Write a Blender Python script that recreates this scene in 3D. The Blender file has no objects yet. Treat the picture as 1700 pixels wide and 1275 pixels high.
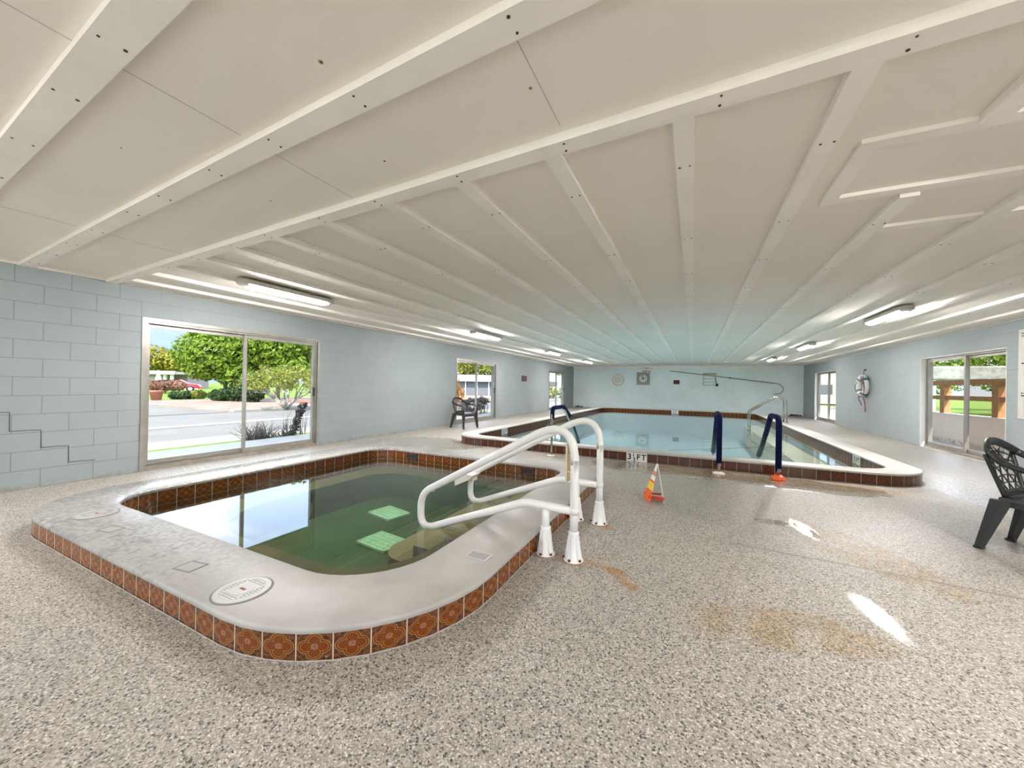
import bpy, math, random
from math import sin, cos, pi, sqrt, atan2
from mathutils import Vector, Matrix
random.seed(7)
sc = bpy.context.scene
C = sc.collection
H = 1.22                       # eye height
XL, XR, YB, YF, ZC = -6.513, 4.698, 21.91, -3.0, 2.446
BASE = {}

# ------------------------------------------------------------------ mesh builder
class MB:
    def __init__(s):
        s.v = []; s.f = []; s.m = []; s.uv = []; s.sm = []
    def face(s, idx, m=0, uv=None, smooth=False):
        s.f.append(tuple(idx)); s.m.append(m); s.uv.append(uv); s.sm.append(smooth)
    def add(s, pts):
        n = len(s.v); s.v += [tuple(p) for p in pts]; return n
    def box(s, x0, x1, y0, y1, z0, z1, m=0, M=None):
        p = [(x0,y0,z0),(x1,y0,z0),(x1,y1,z0),(x0,y1,z0),(x0,y0,z1),(x1,y0,z1),(x1,y1,z1),(x0,y1,z1)]
        if M is not None: p = [tuple(M @ Vector(q)) for q in p]
        n = s.add(p)
        for f in ((3,2,1,0),(4,5,6,7),(0,1,5,4),(1,2,6,5),(2,3,7,6),(3,0,4,7)):
            s.face([n+i for i in f], m)
    def bevbox(s, x0, x1, y0, y1, z0, z1, b=.01, m=0, M=None):
        """box with chamfered vertical and horizontal edges"""
        b = min(b, (x1-x0)*.45, (y1-y0)*.45, (z1-z0)*.45)
        def ring(i, z):
            return [(x0+i+b,y0+i,z),(x1-i-b,y0+i,z),(x1-i,y0+i+b,z),(x1-i,y1-i-b,z),(x1-i-b,y1-i,z),(x0+i+b,y1-i,z),(x0+i,y1-i-b,z),(x0+i,y0+i+b,z)]
        rs = [ring(b*.7,z0), ring(0,z0+b), ring(0,z1-b), ring(b*.7,z1)]
        if M is not None: rs = [[tuple(M @ Vector(q)) for q in r] for r in rs]
        s.loft(rs, m, caps=True)
    def loft(s, rings, m=0, caps=False, closed=True, smooth=False, uvs=None):
        n0 = [s.add(r) for r in rings]; k = len(rings[0])
        for a in range(len(rings)-1):
            for i in range(k if closed else k-1):
                j = (i+1) % k
                s.face([n0[a]+i, n0[a]+j, n0[a+1]+j, n0[a+1]+i], m, None, smooth)
        if caps:
            s.face([n0[0]+i for i in reversed(range(k))], m)
            s.face([n0[-1]+i for i in range(k)], m)
    def tube(s, pts, r, m=0, n=12, closed=False, caps=True, smooth=True, flat=1.0):
        pts = [Vector(p) for p in pts]; K = len(pts)
        rr = r if isinstance(r, (list, tuple)) else [r]*K
        rings = []; up = None
        for i, p in enumerate(pts):
            a = pts[(i-1) % K] if (i > 0 or closed) else p
            b = pts[(i+1) % K] if (i < K-1 or closed) else p
            t = (b-a).normalized()
            if up is None:
                up = Vector((0,0,1)) if abs(t.z) < .9 else Vector((0,1,0))
                up = (up - t*up.dot(t)).normalized()
            else:
                up = up - t*up.dot(t)
                up = up.normalized() if up.length > 1e-6 else t.orthogonal().normalized()
            w = t.cross(up)
            rings.append([tuple(p + (up*cos(2*pi*j/n)*flat + w*sin(2*pi*j/n))*rr[i]) for j in range(n)])
        if closed: rings.append(rings[0])
        s.loft(rings, m, caps=(caps and not closed), smooth=smooth)
    def lathe(s, prof, c, m=0, n=24, axis='z', smooth=True, caps=True):
        rings = []
        for r, h in prof:
            ring = []
            for j in range(n):
                a = 2*pi*j/n
                if axis == 'z': q = (c[0]+r*cos(a), c[1]+r*sin(a), c[2]+h)
                elif axis == 'y': q = (c[0]+r*cos(a), c[1]+h, c[2]+r*sin(a))
                else: q = (c[0]+h, c[1]+r*cos(a), c[2]+r*sin(a))
                ring.append(q)
            rings.append(ring)
        s.loft(rings, m, caps=caps, smooth=smooth)
    def torus(s, c, R, r, axis='y', m=0, n=36, k=14, mfun=None, sc2=1.0):
        rings = []
        for i in range(n+1):
            a = 2*pi*i/n
            ring = []
            for j in range(k):
                b = 2*pi*j/k
                rad = R + r*cos(b); h = r*sin(b)*sc2
                if axis == 'y': q = (c[0]+rad*cos(a), c[1]+h, c[2]+rad*sin(a))
                elif axis == 'x': q = (c[0]+h, c[1]+rad*cos(a), c[2]+rad*sin(a))
                else: q = (c[0]+rad*cos(a), c[1]+rad*sin(a), c[2]+h)
                ring.append(q)
            rings.append(ring)
        for i in range(n):
            mm = mfun(i/n) if mfun else m
            s.loft([rings[i], rings[i+1]], mm, smooth=True)
    def prism(s, poly, z0, z1, m=0, M=None):
        a = [(x,y,z0) for x,y in poly]; b = [(x,y,z1) for x,y in poly]
        if M is not None:
            a = [tuple(M @ Vector(q)) for q in a]; b = [tuple(M @ Vector(q)) for q in b]
        s.loft([a,b], m, caps=True)
    def strip_uv(s, loop, z0, z1, m=0, tw=.152, flip=False, v0=0., v1=1., closed=True):
        """vertical band along a loop, u in tile widths (a whole number round the loop)"""
        K = len(loop); L = [0.]
        for i in range(K if closed else K-1):
            a, b = loop[i], loop[(i+1) % K]
            L.append(L[-1]+sqrt((a[0]-b[0])**2+(a[1]-b[1])**2))
        sc_ = round(L[-1]/tw)/L[-1]
        n = s.add([(x,y,z0) for x,y in loop]+[(x,y,z1) for x,y in loop])
        for i in range(K if closed else K-1):
            j = (i+1) % K
            u0, u1 = L[i]*sc_, L[i+1]*sc_
            f = [n+i, n+j, n+K+j, n+K+i]; uv = [(u0,v0),(u1,v0),(u1,v1),(u0,v1)]
            if flip: f.reverse(); uv.reverse()
            s.face(f, m, uv, True)
    def build(s, name, mats, parent=None, local=False, smooth_angle=None):
        me = bpy.data.meshes.new(name)
        off = Vector((0,0,0))
        if parent is not None and not local: off = BASE.get(parent.name, Vector((0,0,0)))
        me.from_pydata([tuple(Vector(p)-off) for p in s.v], [], s.f)
        if not isinstance(mats, (list, tuple)): mats = [mats]
        for mt in mats: me.materials.append(mt)
        me.polygons.foreach_set('material_index', s.m)
        me.polygons.foreach_set('use_smooth', s.sm)
        if any(u is not None for u in s.uv):
            lay = me.uv_layers.new(name='UVMap')
            for p, u in zip(me.polygons, s.uv):
                if u is None: continue
                for li, q in zip(p.loop_indices, u): lay.data[li].uv = q
        me.update()
        o = bpy.data.objects.new(name, me); C.objects.link(o)
        if parent is not None:
            o.parent = parent
            BASE[o.name] = BASE.get(parent.name, Vector((0,0,0)))
        return o

def tag(o, label=None, cat=None, group=None, kind=None):
    if label: o['label'] = label
    if cat: o['category'] = cat
    if group: o['group'] = group
    if kind: o['kind'] = kind
    return o
def empty(name, loc, label=None, cat=None, group=None, rz=0., kind=None):
    o = bpy.data.objects.new(name, None); C.objects.link(o)
    o.location = loc; o.rotation_euler = (0,0,rz); o.empty_display_size = .1
    BASE[o.name] = Vector(loc)
    return tag(o, label, cat, group, kind)
KIDS = {}
def copy_tree(o, loc=None, rz=None, label=None, group=None, parent=None):
    c = o.copy(); C.objects.link(c)
    if parent is not None: c.parent = parent
    if loc is not None: c.location = loc
    if rz is not None: c.rotation_euler = (0,0,rz)
    if label: c['label'] = label
    if group: c['group'] = group
    for ch in list(o.children): copy_tree(ch, parent=c)
    return c

def rr(x0, x1, y0, y1, r, n=10, ne=12):
    """rounded rectangle, counter-clockwise; r = radii (SW, SE, NE, NW); same count for any size"""
    if not isinstance(r, (list, tuple)): r = [r]*4
    cs = [(x0+r[0],y0+r[0],pi,r[0]),(x1-r[1],y0+r[1],1.5*pi,r[1]),(x1-r[2],y1-r[2],0,r[2]),(x0+r[3],y1-r[3],.5*pi,r[3])]
    arcs = [[(cx+q*cos(a+i*pi/2/n), cy+q*sin(a+i*pi/2/n)) for i in range(n+1)] for cx,cy,a,q in cs]
    out = []
    for i in range(4):
        out += arcs[i]
        a, b = arcs[i][-1], arcs[(i+1) % 4][0]
        out += [(a[0]+(b[0]-a[0])*k/ne, a[1]+(b[1]-a[1])*k/ne) for k in range(1, ne)]
    return out
def smooth_path(pts, n=6):
    """Catmull-Rom through points"""
    P = [Vector(p) for p in pts]; out = []
    for i in range(len(P)-1):
        a = P[max(i-1,0)]; b = P[i]; c = P[i+1]; d = P[min(i+2,len(P)-1)]
        for k in range(n):
            t = k/n
            out.append(.5*((2*b)+(c-a)*t+(2*a-5*b+4*c-d)*t*t+(3*b-a-3*c+d)*t**3))
    out.append(P[-1]); return out
def fillet(pts, r, n=6):
    """polyline with rounded corners"""
    P = [Vector(p) for p in pts]; out = [P[0]]
    rs = r if isinstance(r, (list,tuple)) else [r]*len(P)
    for i in range(1, len(P)-1):
        a, b, c = P[i-1], P[i], P[i+1]
        u = (a-b).normalized(); v = (c-b).normalized()
        ang = u.angle(v); q = rs[i]
        d = min(q/math.tan(ang/2), (a-b).length*.49, (c-b).length*.49)
        p0 = b+u*d; p1 = b+v*d
        for k in range(n+1):
            t = k/n
            out.append(p0*(1-t)**2 + b*2*t*(1-t) + p1*t*t)
    out.append(P[-1]); return out

# ------------------------------------------------------------------ material helper
class NT:
    def __init__(s, name, world=False):
        s.mat = bpy.data.materials.new(name); s.mat.use_nodes = True
        s.t = s.mat.node_tree; s.t.nodes.clear()
        s.out = s.t.nodes.new('ShaderNodeOutputMaterial')
    def n(s, typ, **kw):
        nd = s.t.nodes.new(typ)
        for k, v in kw.items(): setattr(nd, k, v)
        return nd
    def put(s, sock, v):
        if isinstance(v, bpy.types.NodeSocket): s.t.links.new(v, sock)
        elif v is not None:
            if isinstance(v, (tuple, list)) and sock.type == 'RGBA' and len(v) == 3: v = (*v, 1)
            sock.default_value = v
    def math(s, op, a, b=None, c=None, clamp=False):
        nd = s.n('ShaderNodeMath', operation=op); nd.use_clamp = clamp
        s.put(nd.inputs[0], a)
        if b is not None: s.put(nd.inputs[1], b)
        if c is not None: s.put(nd.inputs[2], c)
        return nd.outputs[0]
    def mix(s, f, a, b, mode='MIX'):
        nd = s.n('ShaderNodeMix', data_type='RGBA', blend_type=mode)
        s.put(nd.inputs[0], f); s.put(nd.inputs[6], a); s.put(nd.inputs[7], b)
        return nd.outputs[2]
    def pos(s): return s.n('ShaderNodeNewGeometry').outputs['Position']
    def obj(s): return s.n('ShaderNodeTexCoord').outputs['Object']
    def uv(s): return s.n('ShaderNodeTexCoord').outputs['UV']
    def sep(s, v):
        nd = s.n('ShaderNodeSeparateXYZ'); s.put(nd.inputs[0], v); return nd.outputs
    def comb(s, x=0., y=0., z=0.):
        nd = s.n('ShaderNodeCombineXYZ')
        for i, q in enumerate((x,y,z)): s.put(nd.inputs[i], q)
        return nd.outputs[0]
    def noise(s, vec, scale, detail=3., rough=.55, out=0):
        nd = s.n('ShaderNodeTexNoise'); s.put(nd.inputs['Vector'], vec)
        nd.inputs['Scale'].default_value = scale; nd.inputs['Detail'].default_value = detail
        nd.inputs['Roughness'].default_value = rough
        return nd.outputs[out]
    def ramp(s, f, stops, interp='LINEAR'):
        nd = s.n('ShaderNodeValToRGB'); cr = nd.color_ramp; cr.interpolation = interp
        while len(cr.elements) > 1: cr.elements.remove(cr.elements[-1])
        for i, (p, c) in enumerate(stops):
            e = cr.elements[0] if i == 0 else cr.elements.new(p)
            e.position = p
            if not isinstance(c, (tuple, list)): c = (c,c,c)
            e.color = (*c[:3], 1)
        s.put(nd.inputs[0], f); return nd.outputs[0]
    def sstep(s, v, a, b):
        nd = s.n('ShaderNodeMapRange', interpolation_type='SMOOTHSTEP')
        s.put(nd.inputs[0], v); nd.inputs[1].default_value = a; nd.inputs[2].default_value = b
        return nd.outputs[0]
    def bump(s, h, strength=.3, dist=.01, normal=None):
        nd = s.n('ShaderNodeBump'); s.put(nd.inputs['Height'], h)
        s.put(nd.inputs['Strength'], strength); nd.inputs['Distance'].default_value = dist
        if normal is not None: s.put(nd.inputs['Normal'], normal)
        return nd.outputs[0]
    def principled(s, color=(.8,.8,.8), rough=.5, metal=0., normal=None, spec=.5, coat=0., emit=None, es=0., alpha=None, trans=None):
        b = s.n('ShaderNodeBsdfPrincipled')
        s.put(b.inputs['Base Color'], color); s.put(b.inputs['Roughness'], rough); s.put(b.inputs['Metallic'], metal)
        s.put(b.inputs['Specular IOR Level'], spec)
        if coat: s.put(b.inputs['Coat Weight'], coat)
        if normal is not None: s.put(b.inputs['Normal'], normal)
        if emit is not None:
            s.put(b.inputs['Emission Color'], emit); s.put(b.inputs['Emission Strength'], es)
        s.t.links.new(b.outputs[0], s.out.inputs[0]); return b
_M = {}
def plain(name, color, rough=.5, metal=0., var=.0, scale=8., bump=0., bscale=60., spec=.5, emit=None, es=0.):
    if name in _M: return _M[name]
    t = NT(name); p = t.obj(); col = color
    if var:
        f = t.noise(p, scale, 4)
        col = t.mix(t.sstep(f, .3, .7), tuple(max(0, c*(1-var)) for c in color), tuple(min(1, c*(1+var*.6)) for c in color))
    nrm = t.bump(t.noise(p, bscale, 3), bump, .01) if bump else None
    t.principled(col, rough, metal, nrm, spec, emit=emit, es=es)
    _M[name] = t.mat; return t.mat

# ---- painted block wall (running bond, courses 0.2032 high)
def wall_mat(name, axis, base, off):
    t = NT(name); x, y, z = t.sep(t.pos())[:3]
    u = t.math('ADD', y if axis == 'y' else x, off)
    vec = t.comb(u, z, 0.)
    br = t.n('ShaderNodeTexBrick'); br.offset = .5; br.offset_frequency = 2; br.squash = 1.
    t.put(br.inputs['Vector'], vec)
    br.inputs['Scale'].default_value = 1.; br.inputs['Mortar Size'].default_value = .0045
    br.inputs['Mortar Smooth'].default_value = .35
    br.inputs['Brick Width'].default_value = .4064; br.inputs['Row Height'].default_value = .2032
    mort = br.outputs['Fac']
    p = t.pos()
    n1 = t.noise(p, 1.3, 4); n2 = t.noise(p, 140, 2)
    c0 = t.mix(t.sstep(n1, .3, .7), tuple(c*.95 for c in base), tuple(min(1, c*1.04) for c in base))
    # thick paint has filled the upright joints except near the spa corner
    zl = t.math('ABSOLUTE', t.math('SUBTRACT', t.math('FRACT', t.math('ADD', t.math('DIVIDE', z, .2032), .5)), .5))
    horiz = t.sstep(zl, .026, .006)
    if axis == 'y' and 'left' in name:
        near = t.sstep(t.math('ADD', y, t.math('MULTIPLY', t.noise(p, 1.1, 2), .8)), 3.3, 2.3)
        keep = t.math('ADD', .06, t.math('MULTIPLY', near, .94))
        jm = t.math('MAXIMUM', t.math('MULTIPLY', mort, keep), t.math('MULTIPLY', horiz, .42))
    else:
        jm = t.math('MAXIMUM', t.math('MULTIPLY', mort, .12), t.math('MULTIPLY', horiz, .5))
    mort = jm
    col = t.mix(t.math('MULTIPLY', mort, .52), c0, tuple(c*.42 for c in base))
    # grime along the foot of the wall
    g = t.math('MULTIPLY', t.sstep(z, .085, .0), t.sstep(t.noise(p, 7, 5, .7), .42, .72))
    col = t.mix(t.math('MULTIPLY', g, .8), col, (.20,.17,.11))
    h = t.math('ADD', t.math('MULTIPLY', mort, -1.), t.math('MULTIPLY', n2, .12))
    t.principled(col, .55, 0, t.bump(h, .45, .006), .35)
    return t.mat
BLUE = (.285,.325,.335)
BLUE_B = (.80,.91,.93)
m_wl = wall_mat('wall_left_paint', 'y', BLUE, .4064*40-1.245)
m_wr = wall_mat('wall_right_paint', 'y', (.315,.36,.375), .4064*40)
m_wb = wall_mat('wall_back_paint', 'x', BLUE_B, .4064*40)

# ---- pebble epoxy floor with wet patches and rust
def floor_mat():
    t = NT('pebble_epoxy'); p = t.pos(); x, y, z = t.sep(p)[:3]
    def vor(scale, dx=0.):
        nd = t.n('ShaderNodeTexVoronoi', feature='F1'); nd.inputs['Scale'].default_value = scale
        v = t.n('ShaderNodeVectorMath', operation='ADD'); t.put(v.inputs[0], t.comb(x, y, 0.)); v.inputs[1].default_value = (dx, dx*.7, 0)
        t.put(nd.inputs['Vector'], v.outputs[0]); return nd
    v1 = vor(150.); v2 = vor(95., 3.3)
    r1 = t.sep(v1.outputs['Color'])[0]; r2 = t.sep(v2.outputs['Color'])[1]
    c1 = t.ramp(r1, [(0,(.05,.046,.043)),(.05,(.17,.155,.137)),(.14,(.315,.288,.252)),(.36,(.415,.382,.338)),(.68,(.52,.485,.435)),(.90,(.68,.65,.60))], 'CONSTANT')
    c1 = t.mix(t.math('MULTIPLY', t.math('LESS_THAN', r2, .07), t.math('LESS_THAN', v2.outputs['Distance'], .5)), c1, (.045,.045,.05))
    gap = t.sstep(v1.outputs['Distance'], .42, .72)
    c1 = t.mix(t.math('MULTIPLY', gap, .45), c1, (.20,.19,.17))
    big = t.noise(p, .55, 4)
    c1 = t.mix(1., c1, t.ramp(big, [(.3,(.94,.95,.96)),(.7,(1.04,1.02,.98))]), 'MULTIPLY')
    nz = t.noise(p, 2.1, 5, .62); nzf = t.noise(p, 6.5, 4, .6)
    def blob(cx, cy, rx, ry, rot=0., wob=.55):
        dx = t.math('SUBTRACT', x, cx); dy = t.math('SUBTRACT', y, cy)
        ca, sa = cos(rot), sin(rot)
        ux = t.math('ADD', t.math('MULTIPLY', dx, ca/rx), t.math('MULTIPLY', dy, sa/rx))
        uy = t.math('ADD', t.math('MULTIPLY', dx, -sa/ry), t.math('MULTIPLY', dy, ca/ry))
        d = t.math('SQRT', t.math('ADD', t.math('MULTIPLY', ux, ux), t.math('MULTIPLY', uy, uy)))
        return t.math('ADD', d, t.math('MULTIPLY', t.math('SUBTRACT', nz, .5), wob*2))
    def cover(b, a=1.05, c=.85): return t.sstep(b, a, c)
    def mx(*l):
        r = l[0]
        for q in l[1:]: r = t.math('MAXIMUM', r, q)
        return r
    # rust and tannin stains
    brown = mx(cover(blob(.75,6.15,1.7,.34,.0,.3)), cover(blob(1.15,3.75,.75,.28,-1.05,.3),1.1,.7), cover(blob(.45,2.35,.55,.22,.3,.4),1.1,.6))
    brown = t.math('MULTIPLY', brown, t.sstep(nzf, .28, .6))
    c1 = t.mix(t.math('MULTIPLY', brown, .8), c1, t.mix(1., c1, (.88,.69,.44), 'MULTIPLY'))
    rust = mx(cover(blob(-.50,2.55,.20,.055,-.25,.35),1.1,.5), cover(blob(-.36,2.42,.13,.05,-.6,.3),1.1,.4), cover(blob(-.66,2.56,.11,.07,0,.2)), cover(blob(-.66,3.30,.10,.05,-.4,.3)), cover(blob(-.87,2.55,.09,.06,0,.2)))
    rust = t.math('MULTIPLY', rust, t.sstep(nzf, .30, .58))
    c1 = t.mix(t.math('MULTIPLY', rust, .8), c1, t.mix(.35, t.mix(1., c1, (1.05,.55,.16), 'MULTIPLY'), (.36,.17,.04)))
    # joint line in the slab running across the room
    ln = t.math('SUBTRACT', y, t.math('ADD', 3.46, t.math('MULTIPLY', x, -.06)))
    ln = t.math('ABSOLUTE', t.math('ADD', ln, t.math('MULTIPLY', t.math('SUBTRACT', nzf, .5), .03)))
    ln = t.math('MULTIPLY', t.sstep(ln, .028, .0), t.sstep(x, -.5, .8))
    c1 = t.mix(t.math('MULTIPLY', ln, .55), c1, (.13,.09,.06))
    # standing water: mirror-flat film, darker stone
    wet = mx(cover(blob(.90,4.10,.085,.27,.18,.25),1.2,.5), cover(blob(.69,4.17,.17,.09,.1,.3),1.2,.5), cover(blob(-.4,6.1,1.1,.48,0,.3),1.15,.75), cover(blob(1.2,6.0,1.0,.36,0,.35),1.15,.7),
             cover(blob(-4.9,6.3,1.3,.7,0,.6),1.2,.6))
    film = t.math('MULTIPLY', mx(cover(blob(.93,2.70,.075,.27,.12,.9),1.3,.3), t.math('MULTIPLY', cover(blob(2.6,4.3,.6,.5,0,.6),1.2,.4), .35)), .80)
    film = t.math('MAXIMUM', film, t.math('MULTIPLY', cover(blob(3.0,6.9,.7,2.6,.25,.2),1.7,.0), .50))
    wet = t.math('MAXIMUM', wet, film)
    damp = mx(wet, cover(blob(1.1,4.9,1.9,1.5,0,.5),1.25,.6), cover(blob(3.7,8.,1.2,6.,0,.4),1.2,.6))
    c1 = t.mix(t.math('MULTIPLY', damp, .22), c1, t.mix(1., c1, (.55,.52,.48), 'MULTIPLY'))
    rough = t.math('ADD', .46, t.math('MULTIPLY', big, .12))
    rough = t.math('SUBTRACT', rough, t.math('MULTIPLY', damp, .18))
    rough = t.math('MULTIPLY', rough, t.math('SUBTRACT', 1., t.math('MULTIPLY', wet, .93)))
    dry = t.math('SUBTRACT', 1.02, wet); bs = t.math('MULTIPLY', .34, t.math('MULTIPLY', dry, dry))
    hgt = t.math('MULTIPLY', v1.outputs['Distance'], -1.)
    n1 = t.bump(hgt, bs, .004)
    t.principled(c1, rough, 0, n1, .5)
    return t.mat
m_floor = floor_mat()

# ---- coping cement
def coping_mat(name, near=True):
    t = NT(name); p = t.pos(); x, y, z = t.sep(p)[:3]
    a = t.noise(p, 2.2, 6, .65); b = t.noise(p, 26, 5, .7); c = t.noise(p, 120, 2)
    col = t.mix(t.sstep(a, .3, .72), (.375,.36,.34), (.485,.465,.445))
    # worn, scaled patches on the side near the windows
    w = t.math('MULTIPLY', t.sstep(x, -1.9, -3.0), t.sstep(t.math('ADD', t.math('MULTIPLY', a, .5), t.math('MULTIPLY', b, .6)), .46, .64))
    col = t.mix(t.math('MULTIPLY', w, .85), col, (.20,.198,.195))
    h = t.math('ADD', t.math('MULTIPLY', b, t.math('ADD', .25, t.math('MULTIPLY', t.sstep(x,-1.9,-3.2), 1.2))), t.math('MULTIPLY', c, .15))
    rgh = t.math('SUBTRACT', .5, t.math('MULTIPLY', t.sstep(x, -3.2, -4.6), .32))
    t.principled(col, rgh, 0, t.bump(h, .35, .006), .5)
    return t.mat
m_cope = coping_mat('spa_coping_cement')
m_cope2 = plain('pool_coping_cement', (.46,.44,.41), .38, var=.08, scale=2.5, bump=.12, bscale=45)

# ---- glazed brown tile with quatrefoil (UV: one unit per tile)
def tile_mat(name, dark=1., red=0., spec=.45):
    t = NT(name); u, v, _ = t.sep(t.uv())[:3]
    fu = t.math('FRACT', u); fv = t.math('FRACT', v)
    cell = t.math('FLOOR', u)
    px = t.math('SUBTRACT', fu, .5); py = t.math('SUBTRACT', fv, .5)
    ax = t.math('ABSOLUTE', px); ay = t.math('ABSOLUTE', py)
    def dist(cx, cy):
        dx = t.math('SUBTRACT', ax, cx); dy = t.math('SUBTRACT', ay, cy)
        return t.math('SQRT', t.math('ADD', t.math('MULTIPLY', dx, dx), t.math('MULTIPLY', dy, dy)))
    lobe = t.math('SUBTRACT', t.math('MINIMUM', dist(.215,0.), dist(0.,.215)), .195)
    rad = dist(0.,0.)
    seed = t.comb(u, v, 0.)
    nz = t.noise(seed, 7., 5, .65); nf = t.noise(seed, 26., 4, .7)
    d = dark
    back = t.mix(t.sstep(nz, .35, .65), (.07*d,.020*d,.009*d), (.22*d,.085*d,.035*d))
    inside = t.mix(t.sstep(nf, .3, .7), (.17*d,.035*d,.006*d), (.33*d,.085*d,.012*d))
    col = t.mix(t.sstep(lobe, .008, -.008), back, inside)
    def ring(off, w, c, s=1.):
        nonlocal col
        m = t.sstep(t.math('ABSOLUTE', t.math('SUBTRACT', lobe, off)), w, w*.35)
        col = t.mix(t.math('MULTIPLY', m, s), col, c)
    ring(.0, .012, (.03*d,.01*d,.004*d))
    ring(.03, .020, (.52*d,.23*d,.055*d), .95)
    ring(-.03, .016, (.52*d,.20*d,.035*d), .85)
    ring(-.085, .02, (.09*d,.02*d,.005*d), .35)
    # blossoms in the lobes and the rosette in the middle
    bl = t.math('MINIMUM', dist(.25,0.), dist(0.,.25))
    col = t.mix(t.math('MULTIPLY', t.sstep(bl, .055, .03), .8), col, (.07*d,.012*d,.006*d))
    col = t.mix(t.math('MULTIPLY', t.sstep(bl, .022, .010), .7), col, (.62*d,.30*d,.14*d))
    ros = t.math('MULTIPLY', t.sstep(rad, .13, .09), t.sstep(nf, .35, .6))
    col = t.mix(t.math('MULTIPLY', ros, .8), col, (.42*d,.22*d,.15*d))
    cor = dist(.5,.5)
    col = t.mix(t.math('MULTIPLY', t.sstep(t.math('ABSOLUTE', t.math('SUBTRACT', cor, .2)), .016, .006), .55), col, (.36*d,.15*d,.04*d))
    if red: col = t.mix(red, col, (.075,.009,.005))
    # scuffed chips
    chip = t.math('MULTIPLY', t.sstep(t.noise(seed, 2.3, 5, .7), .665, .70), t.sstep(fv, .35, .05))
    col = t.mix(t.math('MULTIPLY', chip, .7), col, (.62,.42,.33))
    edge = t.math('MAXIMUM', ax, ay)
    g = t.sstep(edge, .478, .490)
    gx = t.sstep(ax, .474, .488)
    col = t.mix(t.math('MAXIMUM', t.math('MULTIPLY', g, .6), gx), col, (.62,.46,.33) if dark > .5 else (.42,.31,.20))
    h = t.math('SUBTRACT', t.math('MULTIPLY', t.sstep(lobe, .02, -.02), .3), t.math('MULTIPLY', g, 1.))
    t.principled(col, t.math('ADD', .16, t.math('MULTIPLY', g, .5)), 0, t.bump(h, .3, .004), spec)
    return t.mat
m_tile = tile_mat('brown_quatrefoil_tile', .78)
m_tile_in = tile_mat('brown_quatrefoil_tile_waterline', .62)
m_tile_p = tile_mat('red_brown_pool_tile', .36, .35)
m_tile_far = tile_mat('dark_pool_tile', .42, 0., .12)

# ---- ceiling
def ceil_mat():
    t = NT('ceiling_panel_paint'); p = t.pos()
    a = t.noise(p, .8, 5, .6); b = t.noise(p, 5., 5, .7)
    col = t.mix(t.sstep(a, .3, .7), (.88,.82,.745), (.915,.855,.785))
    st = t.sstep(t.math('ADD', t.math('MULTIPLY', a, .5), t.math('MULTIPLY', b, .5)), .63, .72)
    col = t.mix(t.math('MULTIPLY', st, .22), col, (.45,.40,.33))
    t.principled(col, .65, 0, t.bump(t.noise(p, 30, 3), .06, .01), .15)
    return t.mat
m_ceil = ceil_mat()
m_batt = plain('batten_lit_paint', (.955,.905,.845), .6, var=.04, scale=3, bump=.05, bscale=25, spec=.18)  # paler than the panels, standing in for window light on the batten edges
m_dark = plain('dark_screw', (.02,.018,.015), .6)
m_seam = plain('panel_seam_line', (.52,.49,.45), .7)
m_alu = plain('aluminium_frame', (.35,.335,.305), .38, .5, var=.1, scale=6)
m_alu_d = plain('grey_aluminium', (.40,.39,.37), .4, .5)
m_white = plain('white_paint', (.83,.83,.82), .4, var=.03)
m_pvc = plain('white_pvc', (.90,.895,.885), .28, var=.03, scale=5)
m_steel = plain('stainless_steel', (.46,.45,.43), .14, 1.)
m_foam = plain('navy_neoprene', (.003,.009,.055), .8, var=.2, scale=20, bump=.15, bscale=120, spec=.15)
m_black = plain('black_rubber', (.012,.013,.018), .55)
m_orange = plain('orange_plastic', (.85,.12,.015), .4)
m_cream = plain('yellowed_plastic', (.70,.60,.38), .45, var=.12, scale=12)

def schlick(t, normal, f0):
    ge = t.n('ShaderNodeNewGeometry'); dt = t.n('ShaderNodeVectorMath', operation='DOT_PRODUCT')
    t.put(dt.inputs[0], normal if normal is not None else ge.outputs['Normal']); t.put(dt.inputs[1], ge.outputs['Incoming'])
    k = t.math('POWER', t.math('SUBTRACT', 1., t.math('ABSOLUTE', dt.outputs['Value'])), 5.)
    return t.math('ADD', f0, t.math('MULTIPLY', k, 1.-f0))
def glass_mat(name, tint=(.97,.985,.975), refl=.05):
    t = NT(name)
    tr = t.n('ShaderNodeBsdfTransparent'); tr.inputs[0].default_value = (*tint,1)
    gl = t.n('ShaderNodeBsdfGlossy'); gl.inputs['Roughness'].default_value = .0
    fr = schlick(t, None, .035)
    mx = t.n('ShaderNodeMixShader')
    t.put(mx.inputs[0], t.math('MULTIPLY', fr, refl)); t.t.links.new(tr.outputs[0], mx.inputs[1]); t.t.links.new(gl.outputs[0], mx.inputs[2])
    t.t.links.new(mx.outputs[0], t.out.inputs[0]); return t.mat
m_glass = glass_mat('window_glass')
m_screen = glass_mat('screened_glass', (.84,.83,.81))
def water_mat(name, tint, wave=.02, scale=3., f0=.02):
    t = NT(name); p = t.pos()
    tr = t.n('ShaderNodeBsdfTransparent'); tr.inputs[0].default_value = (*tint,1)
    gl = t.n('ShaderNodeBsdfGlossy'); gl.inputs['Roughness'].default_value = .0
    nr = t.bump(t.noise(p, scale, 2), wave, .02)
    t.put(gl.inputs['Normal'], nr)
    mx = t.n('ShaderNodeMixShader')
    t.put(mx.inputs[0], schlick(t, nr, f0)); t.t.links.new(tr.outputs[0], mx.inputs[1]); t.t.links.new(gl.outputs[0], mx.inputs[2])
    t.t.links.new(mx.outputs[0], t.out.inputs[0]); return t.mat

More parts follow.
